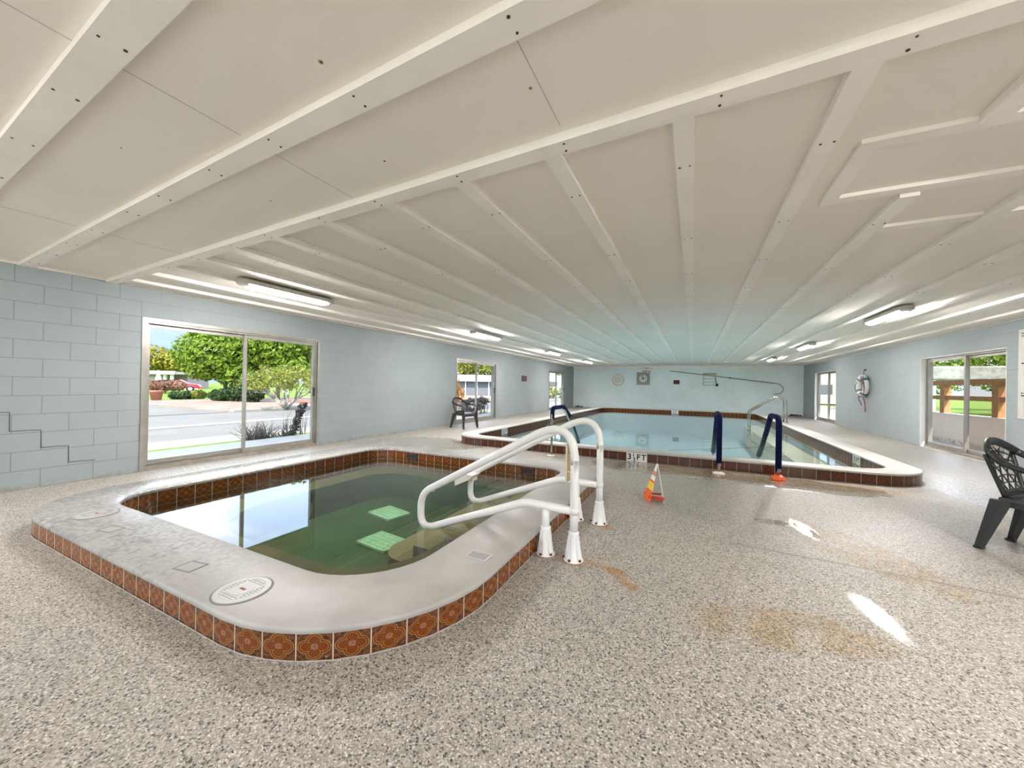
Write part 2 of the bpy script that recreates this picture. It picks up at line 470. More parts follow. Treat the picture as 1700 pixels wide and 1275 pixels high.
# ================================================================== SETTING
SPA_O = dict(x0=-5.2, x1=-1.02, y0=.965, y1=5.12); SPA_OR = (.75,.92,.72,.8)
SPA_I = dict(x0=-4.70, x1=-1.475, y0=1.42, y1=4.68); SPA_IR = (.36,.50,.26,.36)
POOL_O = dict(x0=-4.58, x1=2.86, y0=6.48, y1=20.45); POOL_OR = (.62,.75,.8,.8)
POOL_I = dict(x0=-4.25, x1=2.50, y0=6.80, y1=20.0); POOL_IR = (.42,.45,.75,.75)
def loop(d, r, o=0., n=10, ne=12):
    return rr(d['x0']-o, d['x1']+o, d['y0']-o, d['y1']+o, tuple(max(.02, q+o) for q in r), n, ne)

# floor with openings for the two basins
import bmesh
def sheet_with_holes(name, outer, holes, z, mat, down=False):
    bm = bmesh.new(); es = []
    for lp in [outer]+holes:
        vs = [bm.verts.new((x,y,z)) for x,y in lp]
        es += [bm.edges.new((vs[i], vs[(i+1) % len(vs)])) for i in range(len(vs))]
    bmesh.ops.triangle_fill(bm, use_beauty=True, use_dissolve=False, edges=es)
    bmesh.ops.recalc_face_normals(bm, faces=bm.faces)
    if bm.faces and (sum(f.normal.z for f in bm.faces) < 0) != down: bmesh.ops.reverse_faces(bm, faces=bm.faces)
    me = bpy.data.meshes.new(name); bm.to_mesh(me); bm.free(); me.materials.append(mat)
    o = bpy.data.objects.new(name, me); C.objects.link(o); return o
fl = sheet_with_holes('floor', [(XL,YF),(XR,YF),(XR,YB),(XL,YB)], [loop(SPA_I, SPA_IR, .12), loop(POOL_I, POOL_IR, .1)], 0., m_floor)
tag(fl, kind='structure')

# ceiling sheet with thin panel seams, plus a roof deck above so no daylight leaks in
mb = MB()
mb.box(XL-.2, XR+.2, YF-.2, YB+.2, ZC, ZC+.12, 0)
for x, y0, y1 in ((-2.05,-3.,1.07),(-2.05,1.2,1.75),(-.58,-3.,1.02),(-.58,1.15,1.66),(-4.5,-3.,1.16),(-4.5,1.3,1.85),(.65,-3.,1.0),(2.1,-3.,1.0)):
    mb.box(x-.002, x+.002, y0, y1, ZC-.0012, ZC+.01, 1)
for x, y, r, mi in ((-1.30,.95,.010,2),(-.62,1.40,.008,2),(-1.55,1.53,.006,3),(-1.9,.62,.005,3),(-2.75,.86,.004,3),(-.05,3.4,.004,3),(-2.6,1.55,.005,3)):
    mb.lathe([(r,-.0012),(r*.9,.001)], (x,y,ZC), mi, 9); mb.lathe([(r*.35,-.0025),(r*.3,.001)], (x+.002,y,ZC), 3, 7)
ce = mb.build('ceiling', [m_ceil, m_seam, plain('rust_spot',(.50,.30,.14),.8), m_dark]); tag(ce, kind='structure')

# walls, each one mesh with its openings
DOORS_L = [(2.30,4.83),(9.53,12.04),(17.68,20.17)]
DOORS_R = [(9.20,11.82),(17.45,20.10)]
DH = 2.005
def side_wall(name, x0, x1, doors, mat, reveal):
    m = MB(); y = YF-.2
    for a, b in doors:
        m.box(x0, x1, y, a, -.12, ZC); m.box(x0, x1, a, b, DH, ZC); y = b
    m.box(x0, x1, y, YB+.2, -.12, ZC)
    o = m.build(name, [mat]); tag(o, kind='structure'); return o
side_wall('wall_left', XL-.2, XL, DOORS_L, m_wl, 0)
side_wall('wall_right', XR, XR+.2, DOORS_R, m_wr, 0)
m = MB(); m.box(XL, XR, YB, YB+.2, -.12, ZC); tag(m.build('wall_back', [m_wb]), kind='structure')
DOORS_F_ADDED = [(-5.6,-3.0),(-2.0,.6),(1.5,4.1)]  # invented openings behind the camera, added to let daylight in
m = MB(); x = XL
for a, b in DOORS_F_ADDED:
    m.box(x, a, YF-.2, YF, -.12, ZC); m.box(a, b, YF-.2, YF, DH, ZC); m.box(a, b, YF-.2, YF, -.12, 0); x = b
m.box(x, XR, YF-.2, YF, -.12, ZC)
tag(m.build('wall_front', [m_wb]), kind='structure')
# settlement crack stepping down the left wall's mortar joints
m = MB(); pts = [(.93,.842),(1.232,.842),(1.234,.638),(1.446,.634),(1.45,.437),(1.654,.432),(1.657,.24),(1.87,.228)]
for (a,b),(c,d) in zip(pts, pts[1:]):
    m.tube([(XL+.001,a,b),(XL+.001,(a+c)/2,(b+d)/2+.003),(XL+.001,c,d)], .0035, 0, 6)
tag(m.build('wall_left_crack', [plain('crack_dark',(.10,.105,.10),.8)]), kind='structure')

# ceiling beams and battens (each its own trim piece)
tn = [0]
def trim(pts_a, pts_b, drop, screws=None, mat=m_batt, name=None):
    """board with edges along segment a and segment b (each two xy points), hanging `drop` below the ceiling"""
    tn[0] += 1; m = MB()
    (a0,a1),(b0,b1) = pts_a, pts_b
    z0, z1 = ZC-drop, ZC+.004
    n = m.add([(*a0,z0),(*a1,z0),(*b1,z0),(*b0,z0),(*a0,z1),(*a1,z1),(*b1,z1),(*b0,z1)])
    for f in ((0,1,2,3),(7,6,5,4),(0,4,5,1),(1,5,6,2),(2,6,7,3),(3,7,4,0)): m.face([n+i for i in f])
    L = sqrt((a1[0]-a0[0])**2+(a1[1]-a0[1])**2)
    if screws:
        k = int(L/screws)
        for i in range(k):
            t = (i+.5+random.uniform(-.1,.1))/k
            for w in (.22,.78):
                q = [((1-w)*(a0[j]*(1-t)+a1[j]*t) + w*(b0[j]*(1-t)+b1[j]*t)) for j in (0,1)]
                ss = random.uniform(.0045,.007)
                m.lathe([(ss,-.0022),(ss,.001)], (q[0]+random.uniform(-.006,.006),q[1],z0), 1, 8)
    o = m.build(name or 'trim_%d' % tn[0], [mat, m_dark]); tag(o, kind='structure'); return o
SK = -.0372       # the cross beams run a little out of square
def by(x, y0): return y0+SK*x
for y0, w, d in ((1.685,.10,.045),(1.02,.11,.035),(.43,.12,.03),(-.22,.11,.03),(-.85,.11,.03),(-1.5,.11,.03)):
    trim(((XL,by(XL,y0)),(XR,by(XR,y0))), ((XL,by(XL,y0+w)),(XR,by(XR,y0+w))), d, .62)
bx = [-6.2,-5.62,-5.01,-4.40,-3.79,-3.175,-2.52,-1.88,-1.29,-.715,-.10,.51,1.115,1.74,2.35,2.96,3.57,4.18]
for x in bx:
    y0 = by(x, 1.75)
    segs = [(y0, 18.85)]
    if x == 1.115: segs = [(y0, 2.36),(3.06, 18.85)]
    for a, b in segs: trim(((x,a),(x,b)), ((x+.09,a),(x+.09,b)), .042, .95)
trim(((XL,18.85),(XR,18.85)), ((XL,18.98),(XR,18.98)), .035, .9)
for x in (-5.3,-4.1,-2.9,-1.7,-.5,.7,1.9,3.1,4.2): trim(((x,18.98),(x,YB)), ((x+.07,18.98),(x+.07,YB)), .015)
# blocking pieces around the old roof hatch
trim(((.72,2.36),(.72,3.05)), ((.80,2.44),(.80,2.97)), .022)
trim(((.72,2.36),(1.75,2.36)), ((.80,2.44),(1.75,2.43)), .022)
trim(((.72,3.05),(1.75,3.05)), ((.80,2.97),(1.75,2.97)), .022)
trim(((1.2,3.62),(1.74,3.62)), ((1.2,3.72),(1.74,3.72)), .022)
trim(((1.83,3.62),(2.35,3.62)), ((1.83,3.72),(2.35,3.72)), .022)
# thin quarter round where the walls meet the ceiling
for nm, x0, x1, y0, y1 in (('left',XL,XL+.018,YF,YB),('right',XR-.018,XR,YF,YB),('back',XL,XR,YB-.03,YB)):
    m = MB(); m.box(x0, x1, y0, y1, ZC-(.10 if nm == 'back' else .028), ZC); tag(m.build('trim_'+nm, [m_batt]), kind='structure')

# sliding glass doors
m_track = plain('door_track_metal', (.33,.30,.26), .45, .4, var=.2, scale=9)
m_handle = plain('black_handle', (.02,.02,.02), .4)
def door(n, x_in, sgn, a, b, depth, screened=False):
    """sgn=+1: outside lies towards -x (left wall), -1: right wall"""
    s = -sgn
    root = empty('door_%d' % n, (x_in+s*depth, (a+b)/2, 0), kind='structure')
    xo = x_in+s*depth
    def X(d): return xo+s*d
    def bx2(m, d0, d1, y0, y1, z0, z1, mi=0): m.box(min(X(d0),X(d1)), max(X(d0),X(d1)), y0, y1, z0, z1, mi)
    f = MB(); w = .04
    bx2(f, 0, .11, a, a+w, 0, DH); bx2(f, 0, .11, b-w, b, 0, DH); bx2(f, 0, .11, a+w, b-w, DH-w, DH)
    f.m = [0]*len(f.f)
    bx2(f, -.015, .12, a, b, 0, .045, 1); bx2(f, .02, .035, a, b, .045, .062, 1); bx2(f, .07, .085, a, b, .045, .062, 1)
    if depth < .03:   # casing flange lying on the wall
        for y0, y1, z0, z1 in ((a-.03,a+.012,0,DH+.03),(b-.012,b+.03,0,DH+.03),(a+.012,b-.012,DH-.012,DH+.03)): bx2(f, -.012-depth, -depth+.0, y0, y1, z0, z1)
    f.build('door_frame', [m_alu, m_track], root)
    mid = (a+b)/2
    for k, (y0, y1, d0) in enumerate(((a+w, mid+.035, .062),(mid-.035, b-w, .022))):
        p = MB(); st = .042
        for q in ((y0,y0+st,.064,DH-w-.002),(y1-st,y1,.064,DH-w-.002),(y0+st,y1-st,.064,.13),(y0+st,y1-st,DH-w-.05,DH-w-.002)):
            bx2(p, d0, d0+.035, *q)
        po = p.build('sliding_panel', [m_alu], root)
        g = MB(); bx2(g, d0+.015, d0+.02, y0+st, y1-st, .13, DH-w-.05)
        g.build('glass_pane', [m_screen if (screened and k == 0) else m_glass], po)
        if k == 1 or screened:
            h = MB(); yy = (b-w-.03) if sgn > 0 else (a+w+.03)
            if (sgn > 0 and k == 1) or (sgn < 0 and k == 0):
                bx2(h, d0-.03, d0, yy-.014, yy+.014, .95, 1.12); h.build('handle', [m_handle], po)
    # painted reveals
    if depth > .03:
        r = MB()
        for y0, y1 in ((a,a+.012),(b-.012,b)): r.box(min(x_in,xo), max(x_in,xo), y0, y1, 0, DH)
        r.box(min(x_in,xo), max(x_in,xo), a, b, DH-.012, DH)
        r.build('reveal', [m_white], root)
    return root
for i, (a,b) in enumerate(DOORS_L): door(i+1, XL, 1, a, b, .012)
for i, (a,b) in enumerate(DOORS_R): door(i+4, XR, -1, a, b, .085, True)
for i, (a,b) in enumerate(DOORS_F_ADDED):  # unseen glass doors added as daylight openings
    r = empty('door_%d' % (6+i), ((a+b)/2, YF-.1, 0), kind='structure')
    m = MB(); y0, y1 = YF-.15, YF-.05
    for q in ((a,a+.05,0,DH),(b-.05,b,0,DH),(a,b,DH-.05,DH),(a,b,0,.05),((a+b)/2-.03,(a+b)/2+.03,0,DH)): m.box(q[0],q[1],y0,y1,q[2],q[3],0)
    m.build('door_frame', [m_alu], r)
    for k in (0,1):
        g = MB(); xa = a+.05 if k == 0 else (a+b)/2+.03; xb = (a+b)/2-.03 if k == 0 else b-.05
        g.box(xa, xb, YF-.103, YF-.097, .05, DH-.05); g.build('glass_pane', [m_glass], r)
for i, (x0,x1,yy) in enumerate(((XL-.2,XL,DOORS_L),(XR,XR+.2,DOORS_R))):
    for a,b in yy:
        m = MB(); m.box(x0, x1, a, b, -.12, 0.); tag(m.build('trim_sill', [m_cope2]), kind='structure')

# ================================================================== SPA
WZ = .02
spa = empty('spa_pool', (-3.1,3.05,0), 'small raised spa with grey cement rim and brown flower tiles, nearest the camera', 'hot tub')
def coping(zt, O, OR, I, IR, name, mat, parent, lip=.012):
    m = MB()
    prof = [(O,OR,-.004,zt-.03),(O,OR,0.,zt-.016),(O,OR,-.004,zt-.006),(O,OR,-.014,zt),(I,IR,.014,zt),(I,IR,.004,zt-.006),(I,IR,-.001,zt-.016),(I,IR,.004,zt-.034)]
    m.loft([[(x,y,z) for x,y in loop(d,r,o)] for d,r,o,z in prof], 0, smooth=True)
    return m.build(name, [mat], parent)
cp = coping(.15, SPA_O, SPA_OR, SPA_I, SPA_IR, 'coping', m_cope, spa)
m = MB(); m.strip_uv(loop(SPA_O, SPA_OR, -.006), 0., .126, 0, .158)
m.strip_uv(loop(SPA_O, SPA_OR, -.003), -.002, .006, 1)
m.build('outer_tile_band', [m_tile, m_cope2], spa)
m = MB(); m.strip_uv(loop(SPA_I, SPA_IR, .003), -.02, .12, 0, .155, flip=True); m.strip_uv(loop(SPA_I, SPA_IR, .003), -.15, -.02, 0, .155, flip=True)
m.build('waterline_tile_band', [m_tile_in], spa)
# basin: bench all round, sunken floor
def basin_mat(name, a, b, scale=1.6):
    t = NT(name); p = t.pos(); f = t.noise(p, scale, 5, .6); g = t.noise(p, 14, 4, .7)
    col = t.mix(t.sstep(f, .3, .7), a, b)
    col = t.mix(t.math('MULTIPLY', t.sstep(g, .62, .75), .25), col, tuple(min(1,c*2.2) for c in b))
    t.principled(col, .8, 0, None, .2); return t.mat
m_bench = basin_mat('bench_plaster', (.075,.068,.024), (.115,.105,.048))
m_deep = basin_mat('algae_green_floor', (.022,.058,.013), (.036,.09,.032), .9)
m_edge = plain('dark_waterproof_edge', (.022,.025,.014), .8)
BEN = dict(x0=-4.33, x1=-1.95, y0=1.92, y1=4.38); BENR = (.75,.55,.4,.42)
ib = loop(SPA_I, SPA_IR, .003); bb = loop(BEN, BENR)
m = MB()
m.loft([[(x,y,-.15) for x,y in ib],[(x,y,-.15) for x,y in bb]], 0)
m.build('bench', [m_bench], spa)
m = MB()
m.loft([[(x,y,-.15) for x,y in bb],[(x,y,-.17) for x,y in bb],[(x,y,-.5) for x,y in loop(BEN,BENR,-.03)]], 1)
for q in m.m[:0]: pass
m.face([m.add([(x,y,-.5) for x,y in loop(BEN,BENR,-.03)])+i for i in range(len(bb))], 0)
m.build('sunken_floor', [m_deep, m_deep], spa)
m_step = basin_mat('step_plaster', (.20,.165,.085), (.29,.235,.135))
m_stepe = plain('step_riser', (.05,.035,.018), .7); m_stripe = plain('brown_tread_stripe', (.06,.025,.012), .5)
for x0, y0, y1, z, zb, rad in ((-2.60,2.55,4.62,-.35,-.5,.26),(-2.24,2.62,4.62,-.22,-.35,.03),(-1.90,2.63,4.62,-.09,-.22,.03)):
    m = MB(); lp = rr(x0, -1.478, y0, y1, (rad,.02,.02,.02), 8, 4)
    m.loft([[(x,y,zb) for x,y in lp],[(x,y,z-.018) for x,y in lp]], 1)
    m.loft([[(x,y,z-.018) for x,y in lp],[(x,y,z) for x,y in lp]], 2)
    m.face([m.add([(x,y,z) for x,y in lp])+i for i in range(len(lp))], 0)
    so_ = m.build('step', [m_step, m_stepe, m_edge], spa)
    for yy in {-.5:(), -.35:(3.10,4.05), -.22:(3.10,)}[zb]:
        m = MB(); m.box(x0+.002, -1.88 if zb == -.35 else -1.49, yy-.035, yy+.035, z-.01, z+.004, 0); m.build('tread_stripe', [m_stripe], so_)
m_skim = plain('skimmer_mouth', (.10,.03,.015), .5)
for xa, xb in ((-4.13,-3.92),(-2.11,-1.92)):
    m = MB(); yy = 4.68
    m.box(xa, xb, yy-.012, yy+.01, .095, .105, 0); m.box(xa, xb, yy-.012, yy+.01, .02, .03, 0)
    m.box(xa, xa+.012, yy-.012, yy+.01, .02, .105, 0); m.box(xb-.012, xb, yy-.012, yy+.01, .02, .105, 0); m.box(xa+.01, xb-.01, yy-.004, yy+.008, .03, .095, 1)
    m.build('skimmer', [m_skim, m_black], spa)
# water sheet
m = MB(); lp = loop(SPA_I, SPA_IR, 0.); m.face([m.add([(x,y,WZ) for x,y in lp])+i for i in range(len(lp))])
w = m.build('spa_water', [water_mat('spa_water', (.86,.93,.80), .006, 1.6, .075)])
tag(w, 'still greenish water filling the small raised spa', 'water', kind='stuff')

# floor drain grates lying on the spa floor
m_grate = plain('pale_green_grate', (.42,.72,.52), .5, var=.1, scale=12)
def grate(c, ang, label, hx=.225, hy=.165):
    M = Matrix.Translation(Vector(c)) @ Matrix.Rotation(ang, 4, 'Z')
    r = empty('drain_grate', (c[0],c[1],c[2]), label, 'drain grate', 'spa drain grates')
    m = MB(); w = .016
    for q in ((-hx,hx,-hy,-hy+w),(-hx,hx,hy-w,hy),(-hx,-hx+w,-hy,hy),(hx-w,hx,-hy,hy)): m.box(q[0],q[1],q[2],q[3],0,.03,0,M)
    m.build('rim', [m_grate], r)
    m = MB()
    for i in range(1,12):
        x = -hx+2*hx*i/12; m.box(x-.010,x+.010,-hy,hy,.008,.024,0,M)
    for i in range(1,5):
        y = -hy+2*hy*i/5; m.box(-hx,hx,y-.007,y+.007,.006,.028,0,M)
    m.box(-hx,hx,-hy,hy,0,.007,1,M)
    m.build('bars', [m_grate, plain('grate_plate_green',(.06,.15,.08),.8)], r)
grate((-3.57,3.72,-.5), -.2, 'pale green square drain grate under spa water, farther from the camera')
grate((-2.98,3.02,-.5), -.12, 'pale green square drain grate under spa water, nearer the corner steps')
for c,lab in (((-3.35,4.34,-.32),'small white return fitting on the far spa bench wall'),):
    m = MB(); m.lathe([(.0,.02),(.035,.02),(.045,0.)], c, 0, 16, 'z')
    tag(m.build('return_fitting', [m_pvc]), lab, 'water inlet')

# round skimmer lids set in the coping
m_lid = plain('lid_plastic', (.50,.495,.48), .45, var=.05)
m_groove = plain('lid_groove', (.20,.20,.195), .7)
def deck_lid(c, R, label, tone):
    r = empty('skimmer_lid', c, label, 'pool lid', 'round deck lids')
    m = MB(); m.lathe([(R+.010,.0),(R+.010,.0016),(R,.0018)], c, 1, 48, smooth=False); m.lathe([(R,.0018),(R-.002,.006),(R-.026,.006),(R-.0275,.0048),(R-.029,.006),(.002,.006)], c, 0, 48, smooth=False)
    cv = m.build('cover', [tone, m_groove], r)
    m = MB()
    N = 6; st = (R-.03)/N
    for i in range(-N+1, N):
        y = i*st; L = sqrt(max(0,(R-.03)**2-y*y))
        for a,b in (((-L,-.06),(.06,L)) if abs(y) < .055 else ((-L,L),)):
            if b-a > .01: m.box(c[0]+a,c[0]+b,c[1]+y-.0011,c[1]+y+.0011,c[2]+.005,c[2]+.0066,0)
        for k in range(-12,13):
            xx = k*.021+(i % 2)*.0105
            if abs(xx) < L-.008 and abs(xx) > (.062 if abs(y) < .06 else 0): m.box(c[0]+xx-.0009,c[0]+xx+.0009,c[1]+y,c[1]+y+st,c[2]+.005,c[2]+.0066,0)
    m.build('grip_pattern', [m_groove], cv)
    m = MB(); m.lathe([(.055,.0058),(.055,.0072),(.0,.0074)], c, 0, 24, smooth=False); m.box(c[0]-.02,c[0]+.02,c[1]-.007,c[1]+.007,c[2]+.007,c[2]+.0082,1)
    m.build('lift_slot', [tone, plain('rust_brown',(.25,.09,.04),.7)], cv)
deck_lid((-2.055,1.125,.15), .125, 'white round basket lid with brick grip pattern on the spa rim, nearest the camera', m_lid)
deck_lid((-4.21,1.225,.15), .12, 'grey cement-smeared round lid on the spa rim corner by the window', plain('lid_cement',(.40,.39,.37),.5,var=.08))
m_ins = plain('inset_cement', (.36,.35,.335), .6, var=.1, scale=30)
for c, hw, hl, rot, lab in (((-2.575,1.13,.15),.06,.045,.15,'square recessed cover plate in the worn spa rim beside the white round lid'),
                            ((-3.70,1.15,.15),.055,.04,.2,'chipped square inset in the spa rim beside the grey smeared lid')):
    m = MB(); M = Matrix.Translation(Vector(c)) @ Matrix.Rotation(rot,4,'Z')
    for q in ((-hw-.008,hw+.008,-hl-.008,-hl),(-hw-.008,hw+.008,hl,hl+.008),(-hw-.008,-hw,-hl,hl),(hw,hw+.008,-hl,hl)): m.box(*q,0.,.0022,1,M)
    m.box(-hw,hw,-hl,hl,0.,.0012,0,M)
    tag(m.build('cover_plate', [m_ins, m_groove]), lab, 'cover plate')
m = MB(); c = (-1.19,2.02,.15)
m.bevbox(c[0]-.075,c[0]+.075,c[1]-.05,c[1]+.05,c[2],c[2]+.004,.003,0)
for i in range(9): m.box(c[0]-.06+i*.0142,c[0]-.054+i*.0142,c[1]-.038,c[1]+.038,c[2]+.003,c[2]+.0048,1)
tag(m.build('vent_plate', [m_lid, m_groove]), 'white slotted vent plate on the spa rim near the handrail posts', 'vent')

# ================================================================== SPA HANDRAILS
RT = .030
PXO, PXI = -.742, -.952
def handrail(y, label, seed, hole_front=True):
    r = empty('handrail', (PXO, y, 0), label, 'handrail', 'white spa handrails')
    path = fillet([(PXO,y,.20),(PXO,y,1.024),(-2.098,y,.278),(-2.098,y,-.035),(-1.12,y,.35),(PXO-.02,y,.343)], [0,.21,.19,.125,.30,0], 10)
    path = [Vector((PXO,y,z)) for z in (.20,.30,.40,.55,.70)]+path[1:]
    m = MB(); m.tube(path, RT, 0, 16); m.build('rail_tube', [m_pvc], r)
    m = MB(); m.tube([(PXI,y,.335),(PXI,y,.17)], RT*.95, 0, 16); m.build('short_post', [m_pvc], r)
    m = MB(); m.tube([(PXO,y,.365),(PXO,y,.322)], RT*1.12, 0, 16); m.build('tee_joint', [m_pvc], r)
    for x in (PXO, PXI):
        m = MB()
        m.lathe([(.07,0),(.071,.008),(.063,.014),(.045,.10),(.036,.175),(.037,.18),(.037,.20),(.031,.203),(.0,.203)], (x,y,0), 0, 20)
        for k in range(8):      # ribs on the flange
            a = 2*pi*k/8
            m.tube([(x+.064*cos(a),y+.064*sin(a),.012),(x+.047*cos(a),y+.047*sin(a),.10),(x+.0375*cos(a),y+.0375*sin(a),.172)], .0035, 0, 6)
        bolts = []
        for a in (-.55,-1.75,-2.9,.9):    # bolts in the flange foot
            bolts.append((x+.066*cos(a),y+.066*sin(a),.012))
        m.lathe([(.072,.0),(.072,.004)], (x,y,.0), 2, 20)
        ff = m.build('flange_foot', [m_pvc, m_pvc, plain('rust_ring',(.45,.24,.10),.8)], r)
        for q in bolts:
            m = MB(); m.lathe([(.009,0.),(.009,.012),(.0,.014)], q, 0, 8); m.build('bolt', [plain('rusty_bolt',(.10,.035,.02),.7)], ff)
    return r
handrail(2.565, 'white pipe handrail into the spa, the one nearer the camera', 1)
handrail(3.36, 'white pipe handrail into the spa, the one farther back beyond its twin', 2)
# yellowed sign clipped to the near rail's upright
sg = empty('notice_plate', (-.80,2.63,.50), 'yellowed plastic notice plate hanging beside the near white handrail post', 'sign')
m = MB(); M = Matrix.Translation(Vector((-.80,2.628,.0))) @ Matrix.Rotation(pi/2,4,'Z')
m.bevbox(-.088,.088,-.006,.006,.54,.815,.004,0,M); m.build('plate', [m_cream], sg)
m = MB()
for i in range(7): m.box(-.05+random.uniform(0,.02),.03+random.uniform(0,.03),.0058,.0075,.57+i*.033,.576+i*.033,0,M)
m.build('print', [plain('faded_print',(.42,.33,.20),.6)], sg)
for z in (.73,.61):
    m = MB(); m.tube([(-.765,2.565,z),(-.80,2.56,z+.01)], .004, 0, 6); m.build('cable_tie', [m_pvc], sg)
# white board fixed low on the far rail
bd = MB(); M = Matrix.Identity(4)
poly = [(-2.19,.178),(-2.02,.262),(-1.97,.31),(-2.11,.312),(-2.19,.268)]
a = [(x,3.20,z) for x,z in poly]; b = [(x,3.35,z) for x,z in poly]
bd.loft([a,b],0,caps=True); bd.box(-2.08,-2.04,3.30,3.40,.22,.26,0)
tag(bd.build('rail_board', [plain('cream_board',(.82,.78,.72),.4,var=.05)]), 'cream white board fixed low on the far spa handrail above the water', 'board')

# ================================================================== SWIMMING POOL
PZ = .165
pool = empty('swimming_pool', (-.9,13.2,0), 'large raised swimming pool with red brown tile face in the middle of the hall', 'swimming pool')
coping(PZ, POOL_O, POOL_OR, POOL_I, POOL_IR, 'coping', m_cope2, pool)
m = MB(); m.strip_uv(loop(POOL_O, POOL_OR, -.006), 0., .138, 0, .158); m.build('outer_tile_band', [m_tile_p], pool)
m = MB(); m.strip_uv(loop(POOL_I, POOL_IR, .003), -.012, .135, 0, .155, flip=True); m.strip_uv(loop(POOL_I, POOL_IR, .003), -.16, -.012, 0, .155, flip=True)
m.build('waterline_tile_band', [m_tile_far], pool)
m_aqua = basin_mat('aqua_plaster', (.42,.56,.655), (.49,.63,.72), .5)
m = MB(); lp = loop(POOL_I, POOL_IR, .003)
m.loft([[(x,y,-.16) for x,y in lp],[(x,y,-1.0) for x,y in loop(POOL_I,POOL_IR,-.05)]], 0, smooth=True)
lq = loop(POOL_I,POOL_IR,-.05); m.face([m.add([(x,y,-1.0) for x,y in lq])+i for i in range(len(lq))], 0)
m.build('basin', [m_aqua], pool)
m_cream2 = basin_mat('pool_ledge', (.60,.55,.42), (.68,.64,.52))
m = MB()
for (xa,xb) in ((1.95,2.49),): m.box(xa, xb, 7.2, 18.6, -1.0, -.28, 0)
m.build('side_ledge', [m_cream2], pool)
m = MB()
for k,(z,d) in enumerate(((-.2,.35),(-.45,.70),(-.7,1.05))): m.box(-.1, 1.5, 6.82, 6.82+d, -1., z, 0)
m.build('entry_steps', [m_aqua], pool)
m = MB(); lp = loop(POOL_I, POOL_IR, 0.); m.face([m.add([(x,y,WZ) for x,y in lp])+i for i in range(len(lp))])
w = m.build('pool_water', [water_mat('pool_water', (.92,1.,.985), .006, 1.2)]); tag(w, 'calm turquoise water filling the large swimming pool', 'water', kind='stuff')

# lettering
def glyphs(mb, s, size, M, mi, extr=.001, bold=0.):
    cu = bpy.data.curves.new('txt', 'FONT'); cu.body = s; cu.size = size; cu.align_x = 'CENTER'; cu.align_y = 'CENTER'
    cu.extrude = extr; cu.offset = bold; cu.resolution_u = 3
    o = bpy.data.objects.new('txt', cu); C.objects.link(o)
    dg = bpy.context.evaluated_depsgraph_get(); me = bpy.data.meshes.new_from_object(o.evaluated_get(dg))
    n = mb.add([tuple(M @ v.co) for v in me.vertices])
    for p in me.polygons: mb.face([n+i for i in p.vertices], mi)
    bpy.data.objects.remove(o); bpy.data.curves.remove(cu); bpy.data.meshes.remove(me)
m_mwhite = plain('marker_white', (.86,.86,.85), .22); m_mblack = plain('marker_black', (.012,.012,.012), .3)
def frame(o, ux, uz): # local x->ux, local y->uz
    ux = Vector(ux); uz = Vector(uz); n = ux.cross(uz)
    M = Matrix.Identity(4)
    for i in range(3): M[i][0] = ux[i]; M[i][1] = uz[i]; M[i][2] = n[i]; M[i][3] = o[i]
    return M
def marker(o, ux, text, w=.31, h=.14):
    M = frame(o, ux, (0,0,1)); m = MB()
    m.box(-w/2, w/2, -h/2, h/2, -.004, .004, 0, M)
    if w > .2: m.box(-.0015,.0015,-h/2,h/2,-.003,.0045,2,M)
    for s, dx, dy, sz in text: glyphs(m, s, sz, M @ Matrix.Translation((dx,dy,.0048)), 1, .0008, .0034)
    return m.build('depth_marker', [m_mwhite, m_mblack, m_seam], pool)
T = [('3',-.112,0,.135),('1',-.048,.030,.072),('2',-.036,-.034,.072),('F',.030,0,.128),('T',.112,0,.128)]
mk = marker((-.828,6.481,.068), (1,0,0), T, .325, .142)
mk['label'] = 'white depth tile reading 3 1/2 FT'
TS = [('3',-.09,0,.12),('1',-.035,.03,.06),('2',-.028,-.03,.06),('FT',.07,0,.11)]
marker((2.50,8.23,.068), (0,-1,0), TS, .31, .14)
marker((-4.25,8.37,.068), (0,1,0), TS, .31, .14)
marker((-.79,19.997,.068), (1,0,0), [('5 FT',0,0,.11)], .31, .14)

